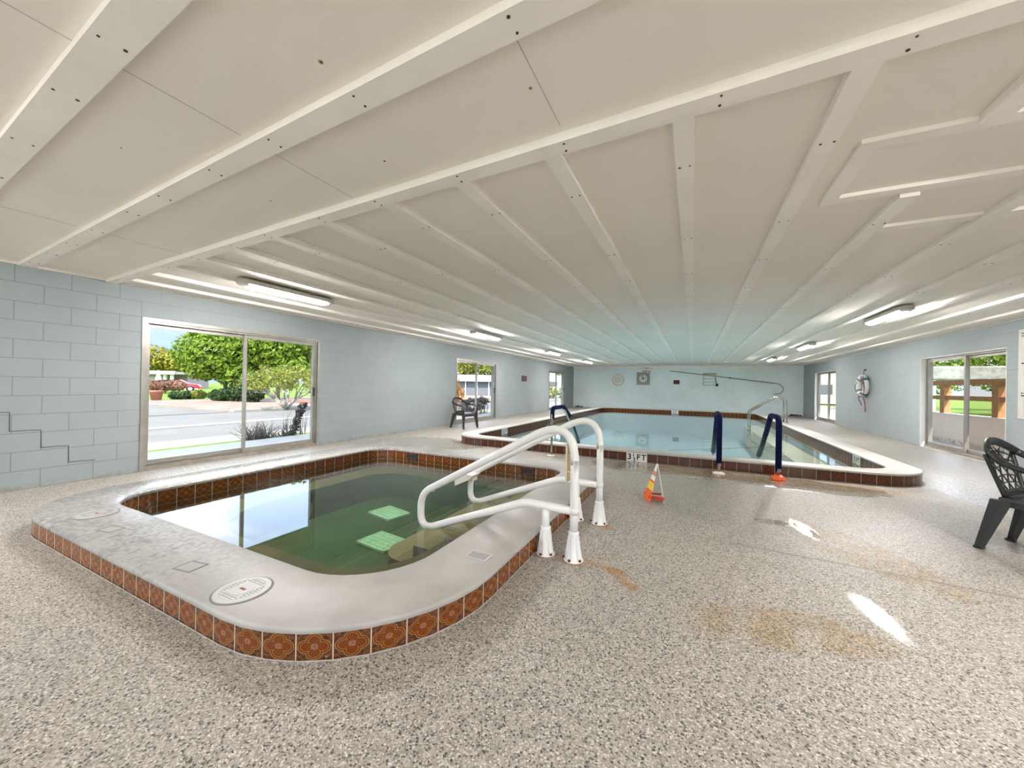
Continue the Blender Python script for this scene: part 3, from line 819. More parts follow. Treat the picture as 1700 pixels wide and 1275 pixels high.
# figure-four grab rails with navy foam covers
def grab(x, label, base, full=True):
    r = empty('grab_rail', (x,6.17,0), label, 'grab rail', 'navy padded grab rails')
    path = fillet([(x,6.17,.02),(x,6.17,.85),(x,6.80,.83),(x,7.95,-.02)], [0,.14,.16,0], 7)
    m = MB(); m.tube(path, .019, 0, 14); m.build('steel_tube', [m_steel], r)
    if full:
        pc = fillet([(x,6.17,.12),(x,6.17,.85),(x,6.76,.84),(x,7.20,.50)], [0,.14,.16,0], 7)
        m = MB(); m.tube(pc, .037, 0, 16); fc = m.build('foam_cover', [m_foam], r)
        pd = [(x,7.15,.545),(x,7.45,.325),(x,7.85,.07)]
        m = MB(); m.tube(pd, [.036,.036,.042], 0, 14); m.build('worn_sleeve', [m_black], r)
        m = MB(); M = frame((x,6.17-.038,.135),(1,0,0),(0,0,1)); glyphs(m, '10', .05, M, 0, .001)
        m.build('printed_number', [m_mwhite], fc)
    else:
        pc = fillet([(x,6.19,.66),(x,6.19,.84),(x,6.80,.84),(x,7.30,.60)], [0,.14,.16,0], 7)
        m = MB(); m.tube(pc, .037, 0, 16); m.build('foam_cover', [m_foam], r)
        m = MB(); m.tube([(x,7.30,.55),(x,7.9,.02)], .034, 0, 14); m.build('worn_sleeve', [m_black], r)
        for pts in ([(x-.03,6.24,.66),(x-.05,6.26,.52),(x+.14,6.3,.32)],[(x+.03,7.2,.62),(x+.12,6.9,.36),(x+.22,6.7,.16)],[(x+.03,7.2,.62),(x+.35,7.2,.36),(x+.10,7.25,.10)],[(x+.0,7.15,.62),(x-.25,6.9,.52),(x-.32,6.7,.44)]):
            m = MB(); m.tube(pts, .004, 0, 5); m.build('loose_tie', [plain('tan_string',(.45,.36,.22),.8)], r)
    m = MB()
    if base == 'orange': m.lathe([(.085,0),(.083,.02),(.066,.05),(.045,.066),(.0,.07)], (x,6.17,0), 0, 20)
    else: m.lathe([(.08,0),(.08,.012),(.06,.022),(.03,.03),(.0,.03)], (x,6.17,0), 0, 20)
    m.build('escutcheon', [m_orange if base == 'orange' else plain('cream_escutcheon',(.80,.74,.64),.4)], r)
    return r
grab(1.06, 'navy padded grab rail with an orange foot cap beside the pool', 'orange')
grab(.35, 'navy padded grab rail with a cream foot, seen end on beside the pool', 'cream')
grab(-2.21, 'half-covered grab rail with bare steel post and loose strings behind the white handrails', 'cream', False)
# chrome stair rail pair at the pool's right edge
lad = empty('ladder_rail', (2.72,14.9,.165), 'pair of polished steel ladder rails at the right side of the pool', 'pool ladder')
for dy in (-.24,.24):
    y = 14.9+dy
    path = fillet([(2.72,y,.165),(2.72,y,.93),(2.45,y,1.0),(1.72,y,.50),(1.72,y,-.25)], [0,.2,.15,.12,0], 6)
    m = MB(); m.tube(path, .022, 0, 12); m.build('side_rail', [m_steel], lad)
    m = MB(); m.lathe([(.06,0),(.055,.015),(.024,.03)], (2.72,y,.165), 0, 16); m.build('escutcheon', [m_steel], lad)
m = MB()
for z in (-.08,-.22): m.box(1.66,1.80,14.64,15.16,z-.012,z+.012,0)
m.build('tread', [m_pvc], lad)

# ================================================================== CEILING LIGHTS
m_lens = plain('lit_lens', (.95,.95,.92), .3, emit=(1.,.955,.925), es=165.)
m_house = plain('lamp_housing', (.45,.43,.37), .5)
m_clear = plain('lens_end', (.72,.71,.66), .25)
def lamp(x, y0, y1, label, first=None):
    L = y1-y0
    r = empty('ceiling_lamp', (x,(y0+y1)/2,ZC-.022), label, 'ceiling lamp', 'tube lamps on the ceiling')
    def stad(w, l, n=8):
        out = [(w*cos(a), l-w+w*sin(a)) for a in [pi*i/n for i in range(n+1)]]
        out += [(w*cos(a), -l+w+w*sin(a)) for a in [pi+pi*i/n for i in range(n+1)]]
        return out
    h = L/2
    m = MB(); m.loft([[(p[0],p[1],z) for p in stad(w,l)] for w,l,z in ((.080,h,.0),(.086,h+.004,-.02),(.086,h+.004,-.058),(.080,h-.002,-.060),(.074,h-.006,-.052))], 0, caps=True, smooth=True)
    for k in range(-2,3): m.box(-.090,.090,k*h*.42-.012,k*h*.42+.012,-.045,-.025,0)
    m.build('housing', [m_house], r, local=True)
    m = MB(); m.loft([[(p[0],p[1],z) for p in stad(w,l)] for w,l,z in ((.073,h-.075,-.052),(.066,h-.082,-.070),(.046,h-.100,-.088),(.022,h-.125,-.096))], 0, caps=True, smooth=True)
    m.build('lens', [m_lens], r, local=True)
    for s in (-1,1):
        m = MB(); m.loft([[(p[0],p[1]+s*(h-.072),z) for p in stad(w,w*1.02)] for w,z in ((.071,-.052),(.066,-.068),(.046,-.084))], 0, caps=True, smooth=True)
        m.build('end_cap', [m_clear], r, local=True)
    return r
lamps = [(-4.80,2.50,3.76,'long tube lamp over the left window, nearest of the left row'),
         (-4.36,6.92,8.25,'tube lamp second along the left row, before the second glass door'),
         (-4.36,11.55,12.85,'tube lamp third along the left row, above the small dark wall sign'),
         (-4.36,16.15,17.6,'tube lamp farthest along the left row, near the back corner'),
         (2.64,6.95,8.28,'large tube lamp over the right deck, nearest of the right row'),
         (2.64,11.5,12.8,'tube lamp second along the right row, before the life ring wall'),
         (2.64,16.3,17.5,'tube lamp farthest along the right row, near the shepherd hook'),]
for a in lamps: lamp(*a)
for x,y0,y1 in ((2.64,1.3,2.55),(-4.8,-1.9,-.6),(2.64,-1.9,-.6)):  # unseen lamps added beyond the rows; they brighten the near floor and ceiling
    lamp(x,y0,y1,'unseen added tube lamp carrying on the rows outside the view, towards the front wall')

# ================================================================== CHAIRS
m_chair = plain('dark_green_grey_plastic', (.022,.024,.026), .38, bump=.03, bscale=150)
m_chair2 = plain('dark_brown_plastic', (.035,.022,.016), .42)
def chair(loc, rz, label, mat):
    r = empty('plastic_armchair', loc, label, 'chair', None, rz)
    # seat: dished slab with apron
    m = MB(); N = 9
    top = []; 
    for i in range(N):
        t = i/(N-1); x = -.20+.44*t; hw = .205+.045*t
        row = []
        for j in range(N):
            s = -1+2*j/(N-1); y = s*hw
            z = .425-.020*(1-s*s)*sin(pi*min(1,t*1.05))-(.03*max(0,t-.85)/.15 if t > .85 else 0)
            row.append((x,y,z))
        top.append(row)
    n = m.add([p for r_ in top for p in r_])
    for i in range(N-1):
        for j in range(N-1): m.face([n+i*N+j, n+(i+1)*N+j, n+(i+1)*N+j+1, n+i*N+j+1], 0, None, True)
    border = [top[0][j] for j in range(N)]+[top[i][N-1] for i in range(1,N)]+[top[N-1][j] for j in range(N-2,-1,-1)]+[top[i][0] for i in range(N-2,0,-1)]
    m.loft([border, [(x*1.02,y*1.03,z-.02) for x,y,z in border], [(x*1.02,y*1.03,z-.065) for x,y,z in border], [(x*.97,y*.97,z-.065) for x,y,z in border], [(x*.95,y*.95,z-.02) for x,y,z in border]], 0, smooth=False)
    m.build('seat', [mat], r, local=True)
    # back rim sweeping into both arms, one band
    ctrl = [(.25,-.285,.615),(.10,-.29,.635),(-.08,-.275,.665),(-.20,-.235,.715),(-.275,-.165,.785),(-.305,-.08,.825),(-.312,0,.835)]
    ctrl = ctrl+[(x,-y,z) for x,y,z in reversed(ctrl[:-1])]
    path = smooth_path(ctrl, 5)
    rings = []
    for i,p in enumerate(path):
        a = path[max(i-1,0)]; b = path[min(i+1,len(path)-1)]; t = (b-a).normalized()
        k = 1-abs(i/(len(path)-1)*2-1)           # 0 at the arm fronts, 1 at the back
        side = t.cross(Vector((0,0,1))).normalized(); upv = side.cross(t)
        w = .030*(1-k)+.012*k; hh = .012*(1-k)+.032*k
        rings.append([tuple(p+side*w*cx+upv*hh*cy) for cx,cy in ((-1,-.7),(-.7,-1),(.7,-1),(1,-.7),(1,.7),(.7,1),(-.7,1),(-1,.7))])
    def band(i0, i1, nm):
        mm = MB(); mm.loft(rings[i0:i1], 0, caps=True, smooth=True); return mm
    K = len(rings); q = int(K*.30)
    for i0,i1,y in ((0,q+1,-1),(K-q-1,K,1)):
        mm = band(i0,i1,'armrest')
        mm.tube([(.245,y*.285,.615),(.235,y*.27,.52),(.225,y*.25,.40)], [.026,.024,.03], 0, 8)
        mm.build('armrest', [mat], r, local=True)
    mm = band(q, K-q, 'back')
    # lattice panel from the seat up to the rim
    def surf(s, t):
        w = .155+.055*t-.02*max(0,t-.8); zt = .80-.055*abs(s)**2.2
        z = .415+t*(zt-.415); x = -.185-.13*t+.04*s*s*t
        return (x, s*w, z)
    for s in (-1,1): mm.tube([surf(s,k/10) for k in range(11)], .015, 0, 8)
    mm.tube([surf(-1+k/5,0) for k in range(11)], .022, 0, 8); mm.tube([surf(-1+k/5,.12) for k in range(11)], .016, 0, 8)
    mm.loft([[surf(-1+k/5,t) for k in range(11)] for t in (0,.12)], 0, closed=False)
    for t in (.28,.42,.58,.74,.88): mm.tube([surf(-1+k/5,t) for k in range(11)], .0058, 0, 6)
    for s0,s1 in ((-1.3,-.1),(-.75,.45),(-.2,1.0),(.35,1.55)):
        for fl in (1,-1):
            pts = [(fl*(s0+(s1-s0)*k/12), .12+.86*k/12) for k in range(13)]
            pts = [surf(a,b) for a,b in pts if -1 <= a <= 1]
            if len(pts) > 1: mm.tube(pts, .0055, 0, 6)
    mm.build('backrest', [mat], r, local=True)
    for sx,sy in ((1,-1),(1,1),(-1,-1),(-1,1)):
        mm = MB()
        tp = Vector((.215 if sx > 0 else -.185, sy*(.235 if sx > 0 else .195), .405)); bt = Vector((.27 if sx > 0 else -.285, sy*(.275 if sx > 0 else .245), 0.))
        rg = []
        for k in range(5):
            c = tp.lerp(bt, k/4); a = .055*(1-k/4)+.026*k/4
            ang = [(-a,-.4*a),(-a*.2,-a),(a,-.6*a),(a*.8,a*.1),(a*.1,a*.1),(-a*.7,a*.9)]
            rg.append([(c.x+px*(1 if sx > 0 else -1), c.y+py*sy*-1, c.z) for px,py in ang])
        mm.loft(rg, 0, caps=True)
        mm.bevbox(bt.x-.028,bt.x+.028,bt.y-.026,bt.y+.026,0,.018,.006,0)
        mm.build('leg', [mat], r, local=True)
    return r
chair((2.43,4.26,0), -pi/4, 'dark plastic armchair with lattice back on the wet floor, cut by the picture edge', m_chair)
chair((-5.85,8.96,0), -.2, 'small brown plastic armchair against the left wall by the second glass door', m_chair2)

# ================================================================== CAUTION FRAME
ca = empty('caution_sign', (-.36,4.3,0), 'orange, white and yellow folding caution frame standing on the floor', 'caution sign')
apex = Vector((-.335,4.33,.40))
m_cw = plain('cone_white',(.88,.86,.84),.4); m_cy = plain('cone_yellow',(.88,.62,.05),.4); m_cb = plain('cone_tan',(.62,.27,.13),.5)
def tri_panel(b0, b1, bands, name, mats, th=.006):
    m = MB(); b0 = Vector(b0); b1 = Vector(b1); n = (b1-b0).cross(apex-b0).normalized()*th
    a0 = apex+(b0-b1).normalized()*.016; a1 = apex+(b1-b0).normalized()*.016
    for t0,t1,mi in bands:
        P = [b0.lerp(a0,t0), b1.lerp(a1,t0), b1.lerp(a1,t1), b0.lerp(a0,t1)]
        k = m.add([tuple(p) for p in P]+[tuple(p+n) for p in P])
        for f in ((0,1,2,3),(7,6,5,4),(0,4,5,1),(1,5,6,2),(2,6,7,3),(3,7,4,0)): m.face([k+i for i in f], mi)
    return m, b0, b1, a0, a1, n
m,b0,b1,a0,a1,nn = tri_panel((-.484,4.42,.0),(-.392,4.20,.0), ((0,.30,0),(.30,.50,3),(.50,.56,0),(.56,.68,1),(.68,.80,2),(.80,1.,1)), 'p', None)
# warning triangle on the yellow band
q0 = b0.lerp(a0,.40).lerp(b1.lerp(a1,.40), .5); ux = (b1-b0).normalized(); uz = (apex-(b0+b1)/2).normalized()
M = frame(q0-nn.normalized()*.0015, ux, uz)
for p in (((-.035,-.03),(.035,-.03),(.035,-.024),(-.035,-.024)),((-.035,-.03),(-.028,-.03),(.003,.03),(-.003,.03)),((.028,-.03),(.035,-.03),(.003,.03),(-.003,.03))): m.prism(p, -.001, .0015, 4, M)
m.prism([(-.006,-.014),(.004,-.016),(.012,.004),(.004,.008)], -.001, .0015, 4, M)
m.build('front_panel', [m_orange, m_cw, m_cb, m_cy, m_mblack], ca)
m,*_ = tri_panel((-.262,4.26,.0),(-.30,4.47,.0), ((0,1.,0),), 'p', None)
m.build('rear_panel', [plain('cone_back',(.78,.78,.80),.45)], ca)
m = MB(); m.tube([(-.405,4.245,.05),(-.335,4.255,.05),(-.268,4.28,.05)], .012, 0, 8); m.box(-.41,-.26,4.24,4.262,.035,.068,0)
m.build('spreader_bar', [plain('red_bar',(.55,.04,.02),.45)], ca)
m = MB(); m.tube([(-.475,4.40,.05),(-.30,4.44,.05)], .010, 0, 8); m.build('spreader_bar', [plain('red_bar',(.55,.04,.02),.45)], ca)

# ================================================================== WALL ITEMS
yb = YB-.001
# white ring buoy on the back wall
m = MB(); m.torus((-3.87,YB-.08,1.645), .215, .11, 'y', 0, 40, 14, sc2=.7)
lr = empty('ring_buoy', (-3.87,YB-.06,1.645), 'plain white ring buoy on the back wall left of the grey framed dial', 'life ring')
m.build('ring', [plain('white_foam',(.74,.73,.64),.5)], lr)
m = MB(); m.box(-3.89,-3.85,YB-.05,YB,1.83,1.87,0); m.build('hook', [m_alu_d], lr)
# grey framed dial
ck = empty('wall_dial', (-2.51,YB,1.74), 'round white dial on a square grey board on the back wall', 'clock')
m = MB(); m.bevbox(-2.86,-2.16,YB-.05,YB,1.39,2.09,.012,0); m.build('backboard', [plain('grey_board',(.36,.37,.33),.6,var=.2,scale=12)], ck)
m = MB(); m.lathe([(.265,-.05),(.265,-.075),(.24,-.08),(.235,-.055)], (-2.51,YB,1.74), 0, 36, 'y', caps=False); m.build('rim', [plain('dial_rim',(.12,.12,.10),.5)], ck)
m = MB(); m.lathe([(.24,-.05),(.24,-.062),(.0,-.063)], (-2.51,YB,1.74), 0, 36, 'y'); dfc = m.build('dial_face', [plain('dial_white',(.88,.88,.86),.4)], ck)
m = MB(); yq = YB-.066
for p in ([(-2.62,1.70),(-2.46,1.70),(-2.47,1.84)],[(-2.53,1.93),(-2.57,1.93),(-2.58,1.82),(-2.54,1.82)],[(-2.44,1.72),(-2.36,1.76),(-2.36,1.78),(-2.45,1.75)],[(-2.62,1.62),(-2.38,1.60),(-2.38,1.615),(-2.62,1.635)]):
    m.loft([[(x,yq,z) for x,z in p],[(x,yq-.004,z) for x,z in p]],0,caps=True)
m.build('hand', [m_mblack], dfc)
# red lettering painted on the wall (worn, unreadable)
m = MB(); rnd = random.Random(3)
def scrawl(x0, x1, z0, z1):
    x = x0
    while x < x1-.02:
        w = rnd.uniform(.05,.10)
        k = rnd.random()
        m.box(x, x+.03, YB-.004, YB-.001, z0+rnd.uniform(0,.02), z1)
        if k < .7: m.box(x, x+w*.8, YB-.004, YB-.001, z1-.04, z1-.005)
        if k > .3: m.box(x, x+w*.75, YB-.004, YB-.001, (z0+z1)/2-.012, (z0+z1)/2+.012)
        if k > .6: m.box(x+w*.6, x+w*.6+.016, YB-.004, YB-.001, z0+.01, z1-.02)
        x += w+.02
scrawl(-2.58,-2.36,2.30,2.40); scrawl(-2.33,-2.07,2.29,2.41); m.box(-2.36,-2.33,YB-.004,YB-.001,2.22,2.28); scrawl(-2.55,-2.30,2.10,2.19); scrawl(-2.28,-2.12,2.10,2.18)
tag(m.build('wall_lettering', [plain('faded_red_paint',(.42,.05,.04),.6)]), 'worn red lettering on the back wall above the white dial', 'lettering')
# small dark signs
def small_sign(o, ux, w, h, label, axis_n):
    r = empty('wall_sign', o, label, 'sign')
    M = frame(o, ux, (0,0,1)); m = MB()
    m.bevbox(-w/2,w/2,-h/2,h/2,0,.02,.006,0,M); m.build('board', [plain('dark_maroon_board',(.05,.012,.01),.45)], r)
    m = MB()
    for i in range(3): m.box(-w*.28+.02*i,w*.25-.015*i,-h*.22+i*h*.2,-h*.22+i*h*.2+.018,.0202,.0215,0,M)
    m.build('print', [plain('dull_red_print',(.22,.04,.03),.5)], r)
small_sign((-.81,YB-.001,1.56), (1,0,0), .30, .22, 'small dark maroon sign on the back wall under the pole tip', 0)
small_sign((XL+.001,14.58,1.53), (0,1,0), .50, .24, 'small dark maroon sign on the left wall between two glass doors', 0)
# long wall sign, right edge
ls = empty('rules_board', (XR,8.6,.84), 'tall pale rules board on the right wall at the picture edge', 'sign')
m = MB(); m.bevbox(XR-.0135,XR-.002,8.0,8.93,.836,2.257,.004,0); m.build('board', [plain('aged_white_board',(.62,.59,.55),.5,var=.06)], ls)
m = MB(); rnd = random.Random(5)
for i in range(34):
    z = 2.19-i*.0395; bold = i in (0,1,12,24,25)
    if i in (2,11,23): continue
    y = 8.86-(.0 if bold else .05)
    while y > 8.08:
        w = rnd.uniform(.03,.09); hh = .022 if bold else .010
        m.box(XR-.0155,XR-.0132,y-w,y,z-hh/2,z+hh/2,0 if bold else 1); y -= w+rnd.uniform(.012,.03)
        if not bold and y < 8.08+rnd.uniform(0,.35): break
m.build('print', [m_mblack, plain('grey_print',(.20,.19,.19),.6)], ls)
# life ring with rope on the right wall
rb = empty('life_ring', (XR-.07,14.85,1.40), 'white life ring with teal bands and draped rope on the right wall', 'life ring')
m = MB(); m.torus((XR-.09,14.80,1.40), .27, .075, 'x', 0, 48, 14, lambda t: 1 if (t*4+.5) % 1 < .13 else 0)
m.build('ring', [plain('ring_white',(.80,.80,.76),.5,var=.06), plain('ring_teal',(.03,.20,.22),.5)], rb)
m = MB(); rr_ = random.Random(9)
for k in range(4):
    pts = []
    for i in range(16):
        t = i/15; a = 2.2+2.6*t
        pts.append((XR-.16-.02*sin(5*t+k), 14.80+.30*cos(a)+.03*sin(9*t+k)+.05*k-.08, 1.40+.30*sin(a)+.04*cos(7*t+2*k)))
    m.tube(smooth_path(pts,2), .011, k % 2, 7)
m.tube(smooth_path([(XR-.15,15.0,1.52),(XR-.17,15.10,1.38),(XR-.16,15.02,1.22),(XR-.14,14.93,1.12),(XR-.12,14.95,.98),(XR-.06,14.99,.86),(XR-.05,14.98,.80)],4), .011, 1, 7)
m.tube(smooth_path([(XR-.15,14.7,1.2),(XR-.14,14.85,1.12),(XR-.10,14.72,1.06),(XR-.06,14.69,.85),(XR-.05,14.70,.62)],4), .014, 0, 7)
m.build('rope', [plain('red_brown_rope',(.30,.10,.07),.85), plain('dark_blue_rope',(.10,.10,.18),.85)], rb)
m = MB(); m.lathe([(.022,-.05),(.022,0)], (XR,14.82,1.885), 0, 12, 'x'); m.tube([(XR-.045,14.82,1.885),(XR-.06,14.81,1.78),(XR-.09,14.80,1.66)], .006, 0, 6); m.build('hanger', [m_dark], rb)
# shepherd's hook pole resting on a bracket
ph = empty('rescue_pole', (1.2,YB-.08,1.8), 'long shepherd hook rescue pole hung across the back wall', 'rescue pole')
yp = YB-.10
m = MB(); m.tube([(-1.15,yp,2.165),(1.9,yp,1.775),(3.50,yp,1.565)], .021, 0, 10); m.tube([(1.62,yp,1.81),(1.72,yp,1.797)], .036, 0, 10); m.build('pole', [plain('tan_pole',(.26,.22,.13),.45)], ph)
m = MB(); m.tube(smooth_path([(3.45,yp,1.572),(3.66,yp,1.54),(3.82,yp,1.44),(3.895,yp,1.30),(3.84,yp,1.14),(3.70,yp,1.055),(3.50,yp,1.05)],5), .020, 0, 10); m.build('hook', [m_alu_d], ph)
# wire bracket with hanging brush
wb = empty('wall_rack', (.75,YB,1.4), 'square wire rack with wooden top rail on the back wall behind the pole', 'rack')
m = MB(); m.box(.45,1.06,YB-.06,YB,1.98,2.045,0); m.build('top_rail', [plain('old_wood',(.42,.34,.20),.7,var=.2,scale=20)], wb)
m = MB()
for a,b in (((.47,1.98),(.47,1.42)),((1.03,1.98),(1.03,1.42)),((.47,1.42),(1.06,1.42)),((.47,1.75),(1.03,1.75)),((.47,1.58),(1.03,1.58))):
    m.tube([(a[0],YB-.05,a[1]),(b[0],YB-.05,b[1])], .011, 0, 6)
m.build('wire_frame', [plain('dull_wire',(.45,.45,.40),.5,.3)], wb)
m = MB(); m.tube([(1.02,YB-.07,1.80),(1.05,YB-.08,1.62),(1.10,YB-.08,1.50)], .012, 0, 6); m.lathe([(.05,-.09),(.055,0),(.02,.05)], (1.10,YB-.08,1.46), 0, 10); m.build('brush', [m_dark], wb)
# litter in the two far corners
for x0,lab in ((-6.35,'small heap of dry leaves in the far left corner'),(4.1,'small heap of dry twigs and leaves in the far right corner')):
    m = MB(); rnd = random.Random(int(x0*10))
    for i in range(46):
        x = x0+rnd.uniform(0,.5); y = YB-rnd.uniform(.04,.35); a = rnd.uniform(0,pi); l = rnd.uniform(.04,.14); h = rnd.uniform(.0,.09)
        m.tube([(x,y,.012+h*.3),(x+l*.5*cos(a),y+l*.5*sin(a)*.5,.02+h),(x+l*cos(a),y+l*sin(a)*.4,.012+h*.5)], [.003,.014,.003], 0, 5)
    tag(m.build('leaf_litter', [plain('dark_litter',(.035,.03,.025),.8)]), lab, 'leaf litter', kind='stuff')

# ================================================================== OUTSIDE
def ground_mat(name, a, b, scale=1., bump=.2, bs=30, rough=.9):
    t = NT(name); p = t.pos(); f = t.noise(p, scale, 6, .65); g = t.noise(p, scale*14, 4, .7)
    col = t.mix(t.sstep(f,.3,.7), a, b); col = t.mix(t.math('MULTIPLY', g, .35), col, tuple(c*.55 for c in a))
    t.principled(col, rough, 0, t.bump(g, bump, .03), .2); return t.mat
m_grass = ground_mat('lawn', (0.116,0.209,0.020), (0.209,0.290,0.035), .6, .6)
m_road = ground_mat('asphalt', (0.195,0.186,0.180), (0.236,0.226,0.217), .5, .1)
m_pale = ground_mat('pale_bounce_patio', (.76,.73,.69), (.84,.81,.77), .7, .1)  # extra bright, so the unseen front slab throws sunlight indoors
m_walk = ground_mat('sidewalk', (.37,.335,.295), (.43,.40,.36), .7, .1)
m_mulch = ground_mat('pale_mulch', (0.285,0.192,0.155), (0.409,0.322,0.279), 1.1, .5)
m_slab = plain('porch_slab', (.56,.545,.52), .7, var=.08, scale=2)
ZG = -.1
def ground(name, x0, x1, y0, y1, z, mat):
    m = MB(); m.box(x0,x1,y0,y1,z-.06,z,0); return tag(m.build(name,[mat]), kind='structure')
ground('lawn_left', -220, -17.6, -80, 320, ZG-.06, m_grass)
ground('lawn_near', -17.6, XL-.3, 22.5, 320, ZG-.09, m_grass)
ground('lawn_right', XR+.3, 240, -80, 320, ZG-.1, m_grass)
ground('lawn_back', XL-.3, XR+.3, YB+.3, 320, ZG-.1, m_grass)
ground('lawn_front', -17.6, XR+.3, -80, -14, ZG-.1, m_grass)
ground('porch_slab', -8.35, XL-.2, YF-.2, 30, -.03, m_slab)
ground('front_bounce_patio', XL-1.84, XR+1.4, -14, YF-.2, -.03, m_pale)  # unseen slab added to bounce sunlight through the front doors onto the ceiling
ground('grass_verge', -9.0, -8.35, -8, 60, ZG, m_grass)
ground('sidewalk', -10.05, -9.0, -20, 80, ZG+.005, m_walk)
ground('road', -17.6, -10.05, -40, 120, ZG-.03, m_road)
ground('road_line', -13.3, -12.85, -40, 120, ZG+.0, m_walk)
ground('mulch_bed', -30.5, -17.75, 9.2, 60, ZG+.0, m_mulch)
ground('driveway', -60, -17.6, 4.6, 8.9, ZG+.0, m_road)
m = MB(); m.bevbox(-17.85,-17.6,9.1,40,ZG-.06,ZG+.10,.04,0); tag(m.build('kerb',[m_walk]), kind='structure')
# roof overhang (soffit + fascia) along both long sides
m_soff = plain('soffit_board', (.80,.63,.42), .7, var=.12, scale=6)
def eave(name, xw, xo, zw, zo):
    m = MB()
    y0, y1 = YF-.6, YB+.6
    n = m.add([(xw,y0,zw),(xo,y0,zo),(xo,y1,zo),(xw,y1,zw),(xw,y0,zw+.16),(xo,y0,zo+.16),(xo,y1,zo+.16),(xw,y1,zw+.16)])
    for f,mi in (((0,1,2,3),0),((7,6,5,4),1),((0,4,5,1),1),((1,5,6,2),1),((2,6,7,3),1),((3,7,4,0),1)): m.face([n+i for i in f], mi)
    s = 1 if xo > xw else -1
    m.box(min(xo,xo+s*.03),max(xo,xo+s*.03),y0,y1,zo-.035,zo+.20,1)
    for k in range(1,7):
        x = xw+(xo-xw)*k/7; z = zw+(zo-zw)*k/7; m.box(x-.004,x+.004,y0,y1,z-.004,z+.02,2)
    return tag(m.build(name,[m_soff,m_white,m_seam]), kind='structure')
eave('roof_eave_left', XL-.2, -7.75, 2.40, 2.105)
eave('roof_eave_right', XR+.2, 5.48, 2.40, 2.09)
m = MB(); m.box(XL-1.2,XR+.75,YF-.6,YB+.6,ZC+.14,ZC+.24,0); tag(m.build('roof_deck',[m_white]), kind='structure')

# foliage
def leaf_mat(name, a, b, c):
    t = NT(name); p = t.pos(); f = t.noise(p, 2.2, 3); g = t.noise(p, 11, 2)
    col = t.mix(t.sstep(f,.35,.65), a, b); col = t.mix(t.sstep(g,.52,.66), col, c)
    bs = t.principled(col, .55, 0, None, .3)
    tl = t.n('ShaderNodeBsdfTranslucent'); t.put(tl.inputs[0], col)
    mx = t.n('ShaderNodeMixShader'); mx.inputs[0].default_value = .35
    t.t.links.new(bs.outputs[0], mx.inputs[1]); t.t.links.new(tl.outputs[0], mx.inputs[2]); t.t.links.new(mx.outputs[0], t.out.inputs[0])
    return t.mat
m_lfA = leaf_mat('leaf_bright', (0.081,0.161,0.012), (0.186,0.285,0.022), (0.360,0.422,0.056))
m_lfB = leaf_mat('leaf_olive', (0.136,0.174,0.025), (0.260,0.285,0.043), (0.409,0.384,0.099))
m_lfY = leaf_mat('leaf_yellow', (0.186,0.198,0.019), (0.298,0.273,0.031), (0.384,0.341,0.062))
m_lfD = leaf_mat('leaf_dark', (0.021,0.049,0.014), (0.042,0.084,0.025), (0.084,0.133,0.042))
m_lfP = leaf_mat('leaf_reddish', (0.240,0.102,0.072), (0.312,0.168,0.108), (0.348,0.264,0.180))
m_lfO = leaf_mat('leaf_orange', (0.293,0.111,0.026), (0.403,0.195,0.052), (0.429,0.312,0.078))
m_lfG = leaf_mat('leaf_grey', (0.144,0.135,0.117), (0.243,0.225,0.198), (0.378,0.360,0.324))
m_bark = plain('bark', (.20,.16,.12), .9, var=.3, scale=12)
m_pbark = plain('pale_bark', (0.377,0.358,0.312), .85, var=.2, scale=10)
def leaves(m, blobs, n, size, rnd, shell=.55):
    tot = sum(b[3]*b[4]*b[5] for b in blobs)**(1)
    wts = [(b[3]*b[4]+b[3]*b[5]+b[4]*b[5]) for b in blobs]
    for _ in range(n):
        b = rnd.choices(blobs, wts)[0]
        while True:
            v = Vector((rnd.gauss(0,1),rnd.gauss(0,1),rnd.gauss(0,1)))
            if v.length > .01: break
        v.normalize(); q = (shell+(1.06-shell)*rnd.random()**.6)
        c = Vector((b[0]+v.x*b[3]*q, b[1]+v.y*b[4]*q, b[2]+v.z*b[5]*q))
        nrm = (v+Vector((rnd.uniform(-1,1),rnd.uniform(-1,1),rnd.uniform(-.4,1)))*.9).normalized()
        t = nrm.orthogonal().normalized(); t.rotate(Matrix.Rotation(rnd.uniform(0,2*pi),3,nrm)); w = nrm.cross(t)
        s = size*rnd.uniform(.6,1.3)
        k = m.add([tuple(c-t*s),tuple(c+w*s*.45+nrm*s*.1),tuple(c+t*s),tuple(c-w*s*.45+nrm*s*.1)])
        m.face([k,k+1,k+2,k+3],0)
def plant(name, base, blobs, n, size, mat, label, cat, trunk=None, group=None, bark=None, seed=1):
    rnd = random.Random(seed)
    r = empty(name, base, label, cat, group)
    m = MB(); leaves(m, blobs, n, size, rnd); m.build('foliage', [mat], r)
    m = MB()
    tw = trunk or .05
    top = max(b[2] for b in blobs)
    m.tube([(base[0],base[1],base[2]-.05),(base[0]+.05*tw*10*rnd.uniform(-1,1),base[1],(base[2]+top)/2),(base[0],base[1],top)], [tw,tw*.75,tw*.3], 0, 8)
    for b in blobs:
        z0 = base[2]+(b[2]-base[2])*rnd.uniform(.25,.5)
        m.tube([(base[0],base[1],z0),((base[0]+b[0])/2,(base[1]+b[1])/2,(z0+b[2])/2+.1),(b[0]+b[3]*.4,b[1],b[2]+b[5]*.3)], [tw*.5,tw*.35,tw*.1], 0, 6)
    m.build('trunk', [bark or m_bark], r)
    return r
